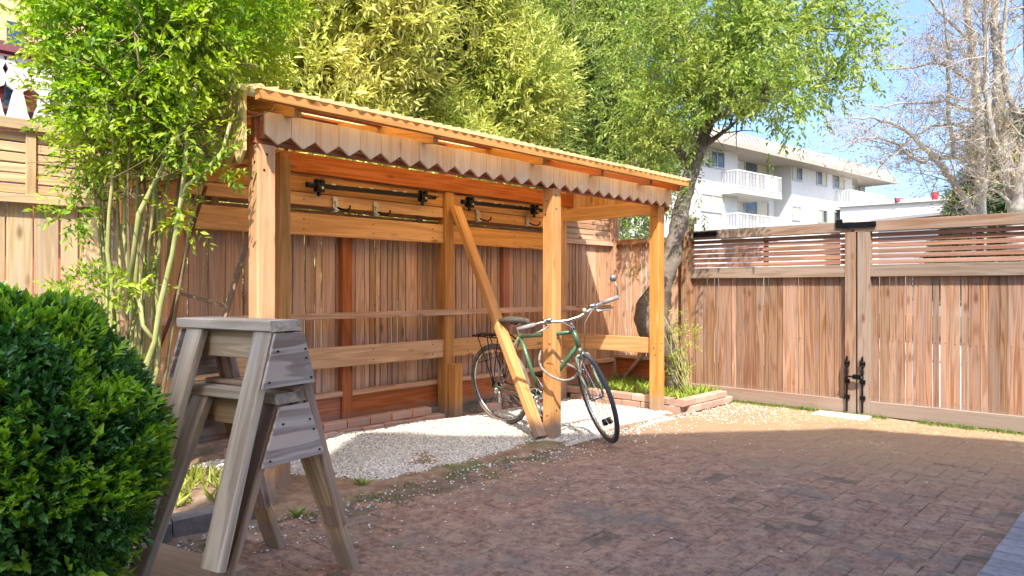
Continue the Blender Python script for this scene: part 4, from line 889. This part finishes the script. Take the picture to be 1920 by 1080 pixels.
# the house behind the camera, whose roof line shades the yard
hc = [(-.614, -.978), (3.136, -.458), (4.176, -.978), (9.0, -3.4), (9.0, -9.0), (-2.4, -9.0), (-1.364, -3.9)]
bh = thing('yard_house', (2, -4, 0), 0, label='tall cream house behind the viewpoint whose roof edge shades the brick yard', cat='house')
v = [Vector((x, y, -.05)) for x, y in hc] + [Vector((x, y, 7.85)) for x, y in hc]; n = len(hc)
MB().add(v, [[k, (k + 1) % n, n + (k + 1) % n, n + k][::-1] for k in range(n)] + [list(range(n))]).build('wall', plain('cream_siding', (.80, .74, .62), .9, c2=(.74, .68, .56), nscale=2), bh)
cc = Vector((3, -4, 0)); v = [Vector((x, y, 7.85)) for x, y in hc] + [Vector((x, y, 8.0)) for x, y in hc]
MB().add(v, [[k, (k + 1) % n, n + (k + 1) % n, n + k][::-1] for k in range(n)] + [list(range(n, 2 * n))[::-1], list(range(n))]).build('roof', plain('grey_roofing', (.25, .24, .23), .9), bh)
a, b = Vector(hc[0] + (0,)), Vector(hc[1] + (0,)); d = (b - a).normalized(); q = Vector((-d.y, d.x, 0))
for k, z, hw, hh in ((.25, 4.2, .5, .7), (.72, 4.2, .5, .7), (.72, 1.6, .5, .6), (.25, 6.6, .5, .6)):
    c = a.lerp(b, k) + UP * z; m = MB()
    for sg in (-1, 1): m.box(c + d * sg * hw, d * .05, UP * (hh + .05), q * .04); m.box(c + UP * sg * hh, d * hw, UP * .05, q * .038)
    w_ = m.build('window', WHITEP, bh); MB().box(c, d * hw, UP * hh, q * .015).build('pane', GLASS, w_)

# ---------------------------------------------------------------- plants
def unit(a): return a / np.maximum(np.linalg.norm(a, axis=-1, keepdims=True), 1e-9)
def leaf_arrays(P, A, Nv, L, W, fold=.18, droop=.12):
    A = unit(A); B = unit(np.cross(A, Nv)); U = np.cross(B, A); L = L[:, None]; W = W[:, None]
    mid = P + A * L * .42 + U * W * fold
    v = np.stack([P, mid - B * W / 2, P + A * L - U * L * droop, mid + B * W / 2], 1).reshape(-1, 3)
    n = len(P); i = np.arange(n)[:, None] * 4; f = np.stack([i + np.array([0, 1, 2]), i + np.array([0, 2, 3])], 1).reshape(-1, 3)
    return v, f
def rdir(n): return unit(rng.normal(size=(n, 3)))
def sprays(P, D, k, tl, L, W, spread=.9, upb=.2, two=True, jit=.25):
    """twigs at P along D (n,3), each with k leaves; returns leaf arrays"""
    n = len(P); D = unit(D); Sd = unit(np.cross(D, rdir(n))); T = np.repeat(np.linspace(.12, 1.0, k)[None], n, 0)
    pos = P[:, None] + D[:, None] * (T * tl[:, None])[..., None] + np.array([0, 0, -1.0]) * (T ** 2 * tl[:, None] * .12)[..., None]
    sg = np.where(np.arange(k) % 2 == 0, 1, -1)[None, :, None]
    ax_ = D[:, None] * .7 + Sd[:, None] * sg * spread + rng.normal(size=(n, k, 3)) * jit + np.array([0, 0, upb])
    ax_[:, -1] = D + rng.normal(size=(n, 3)) * .1
    nrm = np.array([0, 0, 1.0]) + rng.normal(size=(n, k, 3)) * .5
    l = L * rng.uniform(.65, 1.15, (n, k)); w_ = l * W
    return leaf_arrays(pos.reshape(-1, 3), ax_.reshape(-1, 3), nrm.reshape(-1, 3), l.ravel(), w_.ravel())
def join(parts):
    V = []; Fq = []; o = 0
    for v, f in parts: V.append(v); Fq.append(f + o); o += len(v)
    return np.concatenate(V), np.concatenate(Fq)
def blob_points(blobs, n, inner=.55, seed=0, gap=.0, gs=2.0):
    """points near the shells of a set of ellipsoids (cx,cy,cz,rx,ry,rz); returns pos, outward"""
    vol = np.array([(b[3] * b[4] * b[5]) ** (2 / 3) for b in blobs]); pr = vol / vol.sum()
    P = []; D = []
    idx = rng.choice(len(blobs), n, p=pr); d = rdir(n); r = inner + (1 - inner) * rng.uniform(0, 1, n) ** .5
    b = np.array([blobs[i] for i in idx]); P = b[:, :3] + d * b[:, 3:6] * r[:, None]
    if gap > 0:
        keep = np.array([noise.noise(Vector(p) * gs + Vector((seed, 0, 0))) > -1 + 2 * gap - .55 for p in P]); P = P[keep]; d = d[keep]
    return P, d
def lumpy(center, R, n, rr, squash=1.0, seed=0):
    rs = random.Random(seed); out = []
    for i in range(n):
        v = Vector((rs.gauss(0, 1), rs.gauss(0, 1), rs.gauss(0, 1))).normalized() * rs.uniform(.35, .95)
        r = rs.uniform(*rr); out.append((center[0] + v.x * R[0], center[1] + v.y * R[1], center[2] + v.z * R[2], r, r, r * squash))
    return out
BARK = plain('grey_bark', (.09, .07, .05), .95, c2=(.22, .19, .16), nscale=14, bump=.012, bscale=40)
BARKD = plain('dark_bark', (.06, .045, .035), .95, c2=(.12, .09, .07), nscale=14)
GSTEM = plain('green_cane', (.24, .28, .08), .6, c2=(.40, .36, .16), nscale=8, bump=.002)
BSTEM = plain('brown_cane', (.14, .10, .05), .8, c2=(.24, .19, .09), nscale=10)
def wander(p0, p1, n, amp, rs):
    p0 = Vector(p0); p1 = Vector(p1); L = (p1 - p0).length; o = Vector((rs.gauss(0, 1), rs.gauss(0, 1), rs.gauss(0, .5))); o2 = Vector((rs.gauss(0, 1), rs.gauss(0, 1), 0))
    return [p0.lerp(p1, i / n) + o * amp * L * math.sin(math.pi * i / n) + o2 * amp * .5 * L * math.sin(2 * math.pi * i / n) for i in range(n + 1)]

# big hedge-like trees beyond the back fence
def bigtree(name, s, t, blobs, cols, patch, label, ntw, nspk, spcol, lf=.105, k=8, up=.25, wr=.30):
    base = Y3(s, t, 0); r = thing(name, base, 0, label=label, cat='tree', group='trees beyond the back fence')
    m = MB(); rs = random.Random(s * 10)
    top = Vector(blobs[0][:3])
    m.tube(wander(base, Vector((base.x, base.y, 2.2)), 5, .03, rs), [.16, .15, .14, .13, .12, .11], 8)
    for b in blobs: m.tube(wander(Vector((base.x, base.y, rs.uniform(1.4, 2.3))), Vector(b[:3]) , 6, .08, rs), [.06, .05, .045, .04, .03, .022, .012], 5)
    for b in blobs:
        for q in range(7):
            d = Vector((rs.gauss(0, 1), rs.gauss(0, 1), abs(rs.gauss(0, 1)))).normalized(); m.tube(wander(Vector(b[:3]), Vector(b[:3]) + d * b[3] * .95, 4, .08, rs), [.018, .014, .010, .007, .004], 4)
    m.build('trunk', BARKD, r, smooth=True)
    P, d = blob_points(blobs, ntw, .45, seed=s, gap=.05, gs=1.7)
    V, Fq = sprays(P, d * .8 + np.array([0, 0, .35]), k, rng.uniform(.16, .30, len(P)), lf, wr, upb=-.15)
    lm = leafmat(name + '_leaf', cols, .4, patch=patch, pscale=1.3)
    mesh_np('crown', V, Fq, lm, r)
    P, d = blob_points(blobs, nspk, .88, seed=s, gap=.05, gs=1.7); n = len(P); kk = 4
    P2_ = np.repeat(P, kk, 0) + rng.normal(size=(n * kk, 3)) * .045; A_ = np.array([0, 0, 1.0]) + rng.normal(size=(n * kk, 3)) * .22
    V, Fq = leaf_arrays(P2_, A_, rdir(n * kk), rng.uniform(.08, .19, n * kk), rng.uniform(.012, .020, n * kk), .3, 0)
    mesh_np('flower_spikes', V, Fq, leafmat(name + '_spike', spcol, .35), r)
    return r
def wall_blobs(s0, s1, t, z0, z1, rr, n, seed, dt=.5):
    rs = random.Random(seed); out = []
    for i in range(n):
        p = Y3(rs.uniform(s0, s1), t + rs.uniform(-dt, dt), rs.uniform(z0, z1)); r = rs.uniform(*rr); out.append((p.x, p.y, p.z, r, r, r * rs.uniform(1.0, 1.35)))
    return out
bigtree('leafy_tree', 1.5, 3.4, wall_blobs(.95, 2.9, 2.9, 1.7, 5.4, (.45, .8), 46, 3, .4), [(.34, .38, .08), (.54, .55, .15), (.42, .46, .10), (.64, .62, .24)], (.64, .60, .20),
        'yellow-green blossoming tree beyond the fence above the left half of the shelter roof', 28000, 9000, [(.62, .56, .20), (.54, .54, .18), (.62, .48, .22)])
bigtree('leafy_tree', 3.2, 3.6, wall_blobs(1.7, 5.0, 3.1, 1.7, 5.8, (.45, .8), 48, 5, .4), [(.18, .25, .05), (.38, .44, .10), (.27, .35, .07), (.54, .55, .18)], (.54, .54, .15),
        'darker olive-green tree beyond the fence above the middle of the shelter roof', 29000, 5500, [(.56, .52, .18), (.38, .38, .12)])
bigtree('leafy_tree', 5.9, 3.8, wall_blobs(4.3, 9.6, 3.8, 2.0, 6.8, (.5, .9), 50, 9, .4), [(.12, .18, .04), (.24, .32, .08), (.17, .24, .06), (.36, .42, .13)], (.28, .34, .09),
        'dense green tree beyond the fence corner, behind the leaning trunk', 27000, 1600, [(.40, .40, .14), (.34, .36, .12)])
# the leaning tree in the corner bed
rs = random.Random(4)
lt_ = thing('leaning_tree', Y3(4.45, .25, .07), 0, label='bright green maple-like tree with knotty leaning trunk rising from the corner bed', cat='tree')
YT = 7.25
tp = [(1262, 752, .07), (1262, 700, .075), (1250, 655, .10), (1226, 615, .17), (1222, 585, .17), (1236, 545, .12), (1254, 500, .095), (1268, 440, .085), (1284, 370, .08), (1300, 310, .075), (1322, 250, .065), (1334, 180, .055), (1345, 90, .045), (1352, -20, .035)]
tq = [Vector((*at(x, y, YT + (0 if y > 500 else (500 - y) * .0012)), r)) if False else (at(x, y, YT + (0 if y > 500 else (500 - y) * .0012)), r) for x, y, r in tp]; tf = []; tr = []
for i in range(len(tq) - 1):
    for q in range(5):
        t = q / 5; (p0, _), (p1, r1), (p2, r2), (p3, _) = tq[max(i - 1, 0)], tq[i], tq[i + 1], tq[min(i + 2, len(tq) - 1)]
        tf.append(.5 * ((2 * p1) + (p2 - p0) * t + (2 * p0 - 5 * p1 + 4 * p2 - p3) * t * t + (3 * p1 - p0 - 3 * p2 + p3) * t ** 3)); tr.append(r1 + (r2 - r1) * (3 * t * t - 2 * t ** 3))
m = MB().tube(tf, tr, 20)
m.v = [p + Vector((nz(p.x, p.z, 9), nz(p.y, p.z, 9, 3), nz(p.x, p.y, 12))) * .028 + Vector((nz(p.x + p.y, p.z, 28), nz(p.y - p.x, p.z, 28, 3), 0)) * .012 for p in m.v]
limbs = [((1322, 250), (1250, 120), 7.1), ((1334, 190), (1440, 90), 7.0), ((1310, 285), (1400, 195), 7.2), ((1345, 110), (1480, 10), 7.4), ((1335, 160), (1560, 150), 7.1), ((1340, 140), (1240, 30), 7.6), ((1322, 240), (1440, 165), 6.5), ((1300, 310), (1215, 230), 7.4), ((1345, 90), (1600, 60), 7.2), ((1330, 200), (1420, -40), 7.0)]
tips = []
for (a, b, y) in limbs:
    pts = wander(at(*a, YT + .3), at(*b, y + .1), 7, .06, rs); m.tube(pts, [.035, .032, .028, .023, .018, .013, .009, .005], 6)
    for p in pts[2:]:
        for q in range(3): e = p + Vector((rs.gauss(0, .22), rs.gauss(0, .3), rs.gauss(.05, .2))); m.tube(wander(p, e, 3, .1, rs), [.009, .007, .005, .003], 4); tips.append(e)
m.build('trunk', BARK, lt_, smooth=True)
blobs = [(p.x, p.y, p.z, .22, .26, .17) for p in tips]
for (x, y, yy, r) in ((1235, 110, 7.6, .55), (1290, 40, 7.3, .6), (1400, 60, 6.4, .55), (1260, 200, 7.5, .42), (1500, 40, 6.5, .45), (1200, 30, 7.8, .5), (1440, 150, 6.2, .33), (1560, 80, 7.1, .40), (1350, 140, 7.1, .33), (1520, 150, 7.0, .32), (1475, 220, 6.9, .13), (1600, 40, 7.1, .3), (1350, -60, 7.1, .7), (1480, -60, 7.1, .7)):
    p = at(x, y, yy); blobs.append((p.x, p.y, p.z, r, r, r * .75))
P, d = blob_points(blobs, 4500, .3, seed=2, gap=.52, gs=2.8)
qx = 960 + F * P[:, 0] / P[:, 1]; qy = 540 - F * (P[:, 2] - CH) / P[:, 1]; kp = ~((qx > 1325) & (qy > 205 + .0 * qx) & ((qx < 1440) | (qx > 1510))); P = P[kp]; d = d[kp]   # the crown ends above the roof line beyond
V, Fq = sprays(P, d + np.array([0, 0, -.15]), 8, rng.uniform(.10, .22, len(P)), .062, .42, upb=-.25)
mesh_np('crown', V, Fq, leafmat('maple_leaf', [(.12, .20, .04), (.22, .32, .06), (.32, .41, .09), (.16, .25, .05)], .45, patch=(.36, .41, .10), pscale=1.8), lt_)

# bare trees to the right: hand-placed limbs, then branching by recursion
def bare(name, label, limbs, Y, seed, ntw, th, leafcol):
    rs = random.Random(seed); r = thing(name, at(limbs[0][0][0][0], 540, Y), 0, label=label, cat='tree')
    WM[r.name].translation.z = 0; r.matrix_basis = WM[r.name]
    m = MB(); tw = MB(); ends = []
    def grow(p, d, L, rad, lev):
        n = 4; pts = [p]; dd = d.copy()
        for i in range(n): dd = (dd + Vector((rs.gauss(0, .16), rs.gauss(0, .16), rs.gauss(.03, .16)))).normalized(); pts.append(pts[-1] + dd * L / n)
        tw.tube(pts, [rad * (1 - .17 * i) for i in range(n + 1)], 4 if lev > 0 else 5, False)
        if lev >= 3: ends.append((pts[-1], dd)); return
        for i in range(1, n + 1):
            for q in range(2 if lev < 2 else rs.choice([1, 1, 2])):
                if rs.random() < .88:
                    nd = (dd * .7 + Vector((rs.gauss(0, .6), rs.gauss(0, .6), rs.gauss(.15, .5)))).normalized(); grow(pts[i], nd, L * rs.uniform(.42, .68), rad * .5, lev + 1)
    for pts2, r0, r1 in limbs:
        k = len(pts2); dy = rs.uniform(-.4, .4); pts = [at(x, y, Y + dy * i / k) for i, (x, y) in enumerate(pts2)]; fine = []
        for i in range(len(pts) - 1):
            for q in range(4):
                t = q / 4; p0, p1, p2, p3 = pts[max(i - 1, 0)], pts[i], pts[i + 1], pts[min(i + 2, k - 1)]
                fine.append(.5 * ((2 * p1) + (p2 - p0) * t + (2 * p0 - 5 * p1 + 4 * p2 - p3) * t * t + (3 * p1 - p0 - 3 * p2 + p3) * t ** 3) + Vector((rs.gauss(0, .012), 0, rs.gauss(0, .012))))
        fine.append(pts[-1]); m.tube(fine, [r0 + (r1 - r0) * i / (len(fine) - 1) for i in range(len(fine))], 8)
        for i in range(3, len(fine)):
            for q in range(ntw):
                if rs.random() < .55:
                    rad = (r0 + (r1 - r0) * i / len(fine)) * .35; grow(fine[i], Vector((rs.gauss(-.25, .7), rs.gauss(0, .6), rs.gauss(.35, .6))).normalized(), rs.uniform(.4, 1.0), max(.004, min(rad, .011)), 1)
    m.build('trunk', BT, r, smooth=True); tag(tw.build('twigs', BTW, r), kind='stuff')
    P = np.array([list(e[0]) for e in ends]); n = len(P)
    if leafcol is not None and n:
        sel = rng.uniform(size=n) < .33; P = P[sel]; kk = 5; Q = np.repeat(P, kk, 0) + rng.normal(size=(len(P) * kk, 3)) * .02
        V, Fq = leaf_arrays(Q, rdir(len(Q)) + np.array([0, 0, -.4]), rdir(len(Q)), rng.uniform(.025, .055, len(Q)), rng.uniform(.010, .02, len(Q)))
        mesh_np('seed_clusters', V, Fq, leafmat(name + '_cluster', leafcol, .2), r)
    return r
BT = plain('pale_bark', (.40, .37, .32), .9, c2=(.24, .21, .18), nscale=6, bump=.01); BTW = plain('pale_twig', (.42, .37, .31), .9, c2=(.32, .27, .22), nscale=5)
bare('bare_tree', 'pale leafless tree with arching limbs standing behind the right gate leaf', [
    ([(1838, 470), (1837, 400), (1836, 330), (1836, 250), (1832, 170), (1822, 90), (1815, 0), (1808, -80)], .095, .04),
    ([(1832, 410), (1800, 365), (1772, 322), (1752, 295), (1715, 258), (1672, 232), (1630, 222), (1585, 222)], .06, .008),
    ([(1752, 295), (1728, 305), (1700, 288), (1660, 262), (1610, 262), (1560, 280)], .03, .006),
    ([(1836, 312), (1800, 295), (1762, 296)], .06, .03), ([(1834, 250), (1790, 235), (1740, 240), (1690, 275), (1640, 295)], .03, .006),
    ([(1790, 290), (1778, 210), (1780, 120), (1768, 20), (1765, -60)], .035, .012), ([(1830, 160), (1760, 120), (1690, 130), (1620, 125)], .03, .006),
    ([(1834, 215), (1770, 190), (1700, 195), (1620, 200)], .03, .006), ([(1820, 80), (1760, 20), (1700, -40)], .03, .01)], 10.5, 11, 1, .1, [(.25, .15, .10), (.40, .28, .20), (.30, .20, .16)])
bare('bare_tree', 'tangled pale tree at the right frame edge beside the dark evergreen', [
    ([(1905, 470), (1905, 380), (1885, 300), (1875, 200), (1870, 90), (1862, -60)], .12, .05), ([(1908, 400), (1915, 330), (1935, 240), (1930, 120), (1925, -60)], .10, .05),
    ([(1885, 300), (1860, 255), (1850, 160), (1846, 50), (1850, -60)], .05, .02), ([(1905, 330), (1880, 320), (1845, 330), (1815, 315)], .03, .01), ([(1925, 230), (1890, 180), (1880, 80), (1895, -30)], .05, .02), ([(1908, 395), (1870, 360), (1838, 352)], .025, .008)], 9.6, 23, 2, .1, [(.36, .26, .14), (.40, .34, .14), (.30, .2, .12)])
# dark evergreen behind
P0 = at(1885, 540, 14.5); ev = thing('evergreen_tree', (P0.x, P0.y, 0), 0, label='dark green conifer behind the bare trees at the right edge', cat='tree')
MB().tube([(P0.x, P0.y, 0), (P0.x, P0.y, 4.6)], [.14, .03], 8).build('trunk', BARKD, ev)
bl = []
for z in np.arange(1.2, 4.3, .28):
    rr_ = (4.9 - z) * .30 + .25
    for q in range(7): a = rng.uniform(0, 6.28); bl.append((P0.x + math.cos(a) * rr_ * .6, P0.y + math.sin(a) * rr_ * .6, z, rr_ * .5, rr_ * .5, .22))
P, d = blob_points(bl, 9000, .2, seed=5)
V, Fq = sprays(P, d + np.array([0, 0, -.2]), 10, rng.uniform(.15, .3, len(P)), .13, .32)
mesh_np('crown', V, Fq, leafmat('conifer_leaf', [(.02, .06, .02), (.04, .10, .03), (.03, .08, .025)], .15, patch=(.12, .16, .03), pscale=1.0), ev)

# climbing shrub: many canes rising from the curb bed, pinnate leafy crown
cs = thing('tall_shrub', (-1.98, 3.62, .09), 0, label='tall arching cane shrub with bright leaves between sawhorses and left fence', cat='shrub')
rs = random.Random(12); canes = []
spec = [(232, 250, 60), (262, 310, 20), (215, 205, 80), (250, 290, 120), (200, 185, 200), (270, 355, 90), (283, 440, 120), (240, 230, 10), (228, 330, 60), (262, 395, 30), (222, 150, 60), (256, 270, 60), (210, 180, 30), (245, 120, 130), (275, 300, -20), (238, 340, -60), (225, 215, -60), (262, 250, -60)]
m = MB(); mb_ = MB(); ends = []
for i, (bx, tx, ty) in enumerate(spec):
    y0_ = 3.6 + rs.uniform(-.12, .12); a = at(bx + rs.uniform(-8, 8), 900, y0_); a.z = .08; mid = at(bx + (tx - bx) * .35 + rs.uniform(-10, 10), 420, y0_ + rs.uniform(-.1, .1)); b = at(tx, ty, 3.6 + rs.uniform(-.35, .35))
    pts = []
    for k in range(13):
        t = k / 12; p = a * (1 - t) ** 2 + mid * 2 * t * (1 - t) + b * t * t; pts.append(p + Vector((rs.gauss(0, .010), rs.gauss(0, .010), 0)))
    r0 = rs.uniform(.008, .015); (m if i % 3 else mb_).tube(pts, [r0 * (1 - .05 * k) for k in range(13)], 7)
    canes.append(pts)
    for k in range(8, 13):
        for q in range(3):
            e = pts[k] + Vector((rs.gauss(0, .20), rs.gauss(0, .18), rs.gauss(.10, .12))); mb_.tube(wander(pts[k], e, 5, .16, rs), [.004, .0035, .003, .0025, .002, .001], 4); ends.append(e)
# the thick forked cane in front
for pth, r in (([(262, 800), (276, 680), (290, 640), (300, 575), (322, 480), (335, 400), (345, 330), (352, 250)], .016), ([(290, 640), (268, 610), (262, 560)], .011), ([(338, 400), (348, 350), (388, 318), (420, 280), (432, 230)], .010), ([(240, 560), (262, 400), (300, 320), (345, 230), (372, 150)], .013)):
    m.tube([at(x, y, 3.42) for x, y in pth], [r * (1 - .06 * k) for k in range(len(pth))], 8)
m.v = [p + Vector((nz(p.x, p.z, 30), nz(p.y, p.z, 30, 3), 0)) * .006 for p in m.v]; m.build('canes', GSTEM, cs, smooth=True); mb_.build('brown_canes', BSTEM, cs, smooth=True)
for a_, b_ in (((20, 55), (190, 150)), ((25, 130), (230, 300)), ((70, 115), (180, 122))): MB().tube(wander(at(*a_, 3.5), at(*b_, 3.6), 6, .12, rs), [.002, .003, .0035, .004, .005, .006, .007], 6).build('branch', BSTEM, cs, smooth=True)
cb = []
for (x, y, yy, r) in ((250, 60, 3.6, .34), (330, 90, 3.5, .30), (420, 60, 4.0, .28), (180, 60, 3.6, .30), (138, 60, 3.7, .15), (460, 110, 4.25, .22), (375, 165, 3.65, .12), (310, 200, 3.5, .20), (240, 190, 3.5, .27), (170, 150, 3.6, .22), (210, 270, 3.5, .15), (475, 50, 4.3, .20), (300, -60, 3.6, .5), (205, -60, 3.6, .25), (440, -40, 3.7, .35),
                      (165, 285, 3.55, .10), (170, 325, 3.55, .08), (395, 335, 3.4, .04), (345, 250, 3.4, .09), (405, 290, 3.4, .04), (160, 220, 3.6, .14), (290, 260, 3.5, .13)):
    p = at(x, y, yy); cb.append((p.x, p.y, p.z, r, r * .9, r * .8))
for (x, y, r) in ((140, 400, .04), (150, 540, .05), (190, 560, .04), (350, 405, .04), (400, 320, .04), (255, 530, .04)): p = at(x, y, 3.5); cb += [(p.x, p.y, p.z, r, r, r)] * 3
P, d = blob_points(cb, 3700, .35, seed=8, gap=.42, gs=4.0)
V, Fq = sprays(P, d + np.array([.1, -.2, .05]), 9, rng.uniform(.08, .16, len(P)), .042, .45, upb=-.1)
SHL = leafmat('shrub_leaf', [(.07, .17, .02), (.20, .36, .03), (.38, .52, .06), (.11, .25, .025)], .45, patch=(.42, .50, .06), pscale=2.6)
tag(mesh_np('foliage', V, Fq, SHL, cs), kind='stuff')
def sprig_mesh(name, k, tl, L, W, mat, seed, stem=None):
    D = np.array([[0, 0, 1.0]]); V, Fq = sprays(np.zeros((1, 3)), D, k, np.array([tl]), L, W, spread=.9, upb=.1, jit=.15)
    me = bpy.data.meshes.new(name); me.from_pydata([tuple(a) for a in V], [], [tuple(int(i) for i in f) for f in Fq]); me.materials.append(mat); me.update(); return me
sm5 = [sprig_mesh('leaf_spray', 9, .13, .038, .48, SHL, i) for i in range(5)]
P, d = blob_points(cb, 240, .98, seed=9)
for i, (p, dd) in enumerate(zip(P, d)):
    if dd[1] > .3: continue
    q = Vector(dd + np.array([0, -.3, 0])).to_track_quat('Z', 'Y'); place(bpy.data.objects.new('leaf_spray', sm5[i % 5]), Matrix.LocRotScale(Vector(p), q, Vector((1, 1, 1)) * random.uniform(.7, 1.2)), cs)

# clipped box bush, lower left
bc_ = (-1.62, 2.26, .52); br = (.43, .44, .53)
bx = thing('box_bush', (bc_[0], bc_[1], 0), 0, label='rounded glossy dark green box bush with pale new shoots, lower left', cat='bush')
n = 15000; d = rdir(n); d[:, 2] = np.where(d[:, 2] < -.75, -d[:, 2], d[:, 2])
def brad(d): return np.array([(1 + .10 * noise.noise(Vector(v) * 2.2) + .08 * noise.noise(Vector(v) * 6.0)) * (1 - .16 * max(0, -v[2] - .1)) for v in d])
rad = brad(d) * (1 - .34 * rng.uniform(0, 1, n) ** 1.6); P = np.array(bc_) + d * np.array(br) * rad[:, None]
keep = P[:, 2] > .03; P = P[keep]; d = d[keep]
V, Fq = sprays(P, d + rng.normal(size=d.shape) * .35 + np.array([0, 0, .3]), 9, rng.uniform(.04, .07, len(P)), .029, .50, upb=.25)
BXL = leafmat('box_leaf', [(.025, .085, .02), (.06, .17, .03), (.10, .25, .04), (.035, .11, .025)], .2, rough=.28, spec=.5)
BXN = leafmat('box_new_leaf', [(.14, .32, .03), (.28, .46, .04), (.38, .54, .07)], .4, rough=.35)
tag(mesh_np('foliage', V, Fq, BXL, bx), kind='stuff')
n = 8000; d = rdir(n); d = d[(d[:, 2] > -.6)]; rad = brad(d) * 1.01; P = np.array(bc_) + d * np.array(br) * rad[:, None]
kp = np.array([noise.noise(Vector(p) * 5) > -.02 - .35 * (p[2] - .5) for p in P]); P = P[kp]; d = d[kp]
V, Fq = sprays(P, d + np.array([0, 0, .7]), 8, rng.uniform(.04, .065, len(P)), .032, .46, upb=.5)
tag(mesh_np('new_shoots', V, Fq, BXN, bx), kind='stuff')
m = MB(); [m.tube(wander((bc_[0] + rs.uniform(-.05, .05), bc_[1], 0), Vector(bc_) + Vector((rs.gauss(0, 1), rs.gauss(0, 1), rs.gauss(.3, .8))).normalized() * .42, 5, .06, rs), [.012, .01, .008, .006, .005, .003], 5) for _ in range(26)]; m.build('stems', BARKD, bx)
me5 = [sprig_mesh('leaf_sprig', 9, .07, .036, .48, BXN, i) for i in range(5)]; md5 = [sprig_mesh('leaf_sprig', 10, .06, .03, .52, BXL, i) for i in range(5)]
cnt = 0
while cnt < 270:
    v = rdir(1)[0]
    if v[1] > .15 or v[2] < -.75: continue
    rd = brad([v])[0] * 1.0; p = np.array(bc_) + v * np.array(br) * rd
    if p[2] < .06: continue
    q = Vector(v + np.array([0, -.1, .5]) + rng.normal(size=3) * .25).to_track_quat('Z', 'Y'); ms_ = me5 if noise.noise(Vector(p) * 5 + Vector((3, 1, 0))) > .08 else md5
    place(bpy.data.objects.new('leaf_sprig', ms_[cnt % 5]), Matrix.LocRotScale(Vector(p), q, Vector((1, 1, 1)) * random.uniform(.75, 1.3)), bx); cnt += 1

# grass and weeds
def grass(name, pts, h0, h1, mat, label, w_=.004, per=1):
    P = np.array([list(p) for p in pts]); P = np.repeat(P, per, 0); n = len(P); P[:, :2] += rng.normal(size=(n, 2)) * .008
    V, Fq = leaf_arrays(P, np.array([0, 0, 1.0]) + rng.normal(size=(n, 3)) * .45, rdir(n), rng.uniform(h0, h1, n), np.full(n, w_) * rng.uniform(.6, 1.5, n), .2, .2)
    return tag(mesh_np(name, V, Fq, mat), label, 'grass', kind='stuff')
GRS = leafmat('grass_blade', [(.12, .20, .03), (.22, .32, .06), (.34, .38, .12), (.10, .16, .03)], .35)
pts = []
for i in range(3800):
    u = random.uniform(ul0 - .1, ur1); o = .05 + abs(random.gauss(0, .035))
    if noise.noise(Vector((u * 3, o * 8, 0))) > -.18: pts.append(G(u, -.005, o))
grass('grass_strip', pts, .015, .055, GRS, 'thin strip of grass growing along the foot of the gate leaves')
pts = []
for i in range(2500):
    s_, t_ = random.uniform(4.0, 4.85), random.uniform(-.1, 1.15)
    if noise.noise(Vector((s_ * 4, t_ * 4, 5))) > -.1: pts.append(Y3(s_, t_, .08))
grass('bed_weeds', pts, .03, .11, leafmat('bed_weed_leaf', [(.22, .34, .04), (.40, .48, .08), (.30, .38, .07)], .4), 'low yellow-green weeds filling the brick-edged corner bed', .016)
pts = []
for i in range(3000):
    s_, t_ = random.uniform(-1.6, -.12), random.uniform(-.1, 1.0)
    if noise.noise(Vector((s_ * 4, t_ * 4, 9))) > -.1: pts.append(Y3(s_, t_, .09))
grass('shrub_bed_weeds', pts, .03, .13, leafmat('shrub_weed_leaf', [(.26, .34, .05), (.42, .46, .10), (.30, .36, .08)], .4), 'yellow-green weeds under the tall shrub behind the dark curb', .012)
pts = []
for i in range(3500):
    s_ = random.uniform(-.1, 1.9); t_ = random.gauss(-.30, .15)
    if noise.noise(Vector((s_ * 5, t_ * 5, 2))) > .12: pts.append(Y3(s_, t_, -.005))
grass('edge_moss', pts, .012, .035, leafmat('edge_moss_leaf', [(.08, .13, .03), (.16, .22, .05), (.22, .22, .10)], .2), 'patchy moss and short grass where gravel meets the brick paving')
def weed(p, L, n, label, name='weed'):
    P = np.repeat(np.array([list(p)]), n, 0); a = np.linspace(0, 6.28, n, endpoint=False) + rng.uniform(0, .5, n)
    A_ = np.stack([np.cos(a), np.sin(a), rng.uniform(.5, 2.2, n)], 1); V, Fq = leaf_arrays(P, A_, np.array([[0, 0, 1.0]] * n), rng.uniform(.7, 1, n) * L, np.full(n, L * .17), .2, .15)
    return tag(mesh_np(name, V, Fq, GRS), label, 'weed')
weed(Y3(.03, -.28, -.01), .09, 12, 'small leafy weed growing beside the front left post base'); weed(at(716, 0, 3.3) * 1 if False else Y3(-.42, -.36, -.012), .08, 12, 'small weed at the foot of the dark curb between the sawhorse legs')
weed(Y3(.55, -.1, .0), .10, 10, 'tufted weed on the gravel edge just right of the sawhorses'); 
# shoots at the trunk foot
tw_ = thing('trunk_suckers', Y3(4.5, .08, .07), 0, label='leafy yellow-green suckers sprouting at the foot of the leaning trunk', cat='suckers')
bl = [(*at(x, y, 7.1), r, r, r * 1.3) for x, y, r in ((1280, 640, .10), (1270, 690, .09), (1268, 600, .05), (1190, 515, .04), (1290, 625, .06))]
P, d = blob_points(bl, 110, .1, seed=3); V, Fq = sprays(P, d + np.array([0, 0, .6]), 8, rng.uniform(.06, .12, len(P)), .035, .3); mesh_np('leaves', V, Fq, leafmat('sucker_leaf', [(.30, .36, .06), (.42, .46, .10)], .4), tw_)
m = MB(); [m.tube(wander(Y3(4.5, .05, .07), Vector(p), 4, .05, rs), [.005, .004, .004, .003, .002], 4) for p in P[::6]]; m.build('stems', GSTEM, tw_)
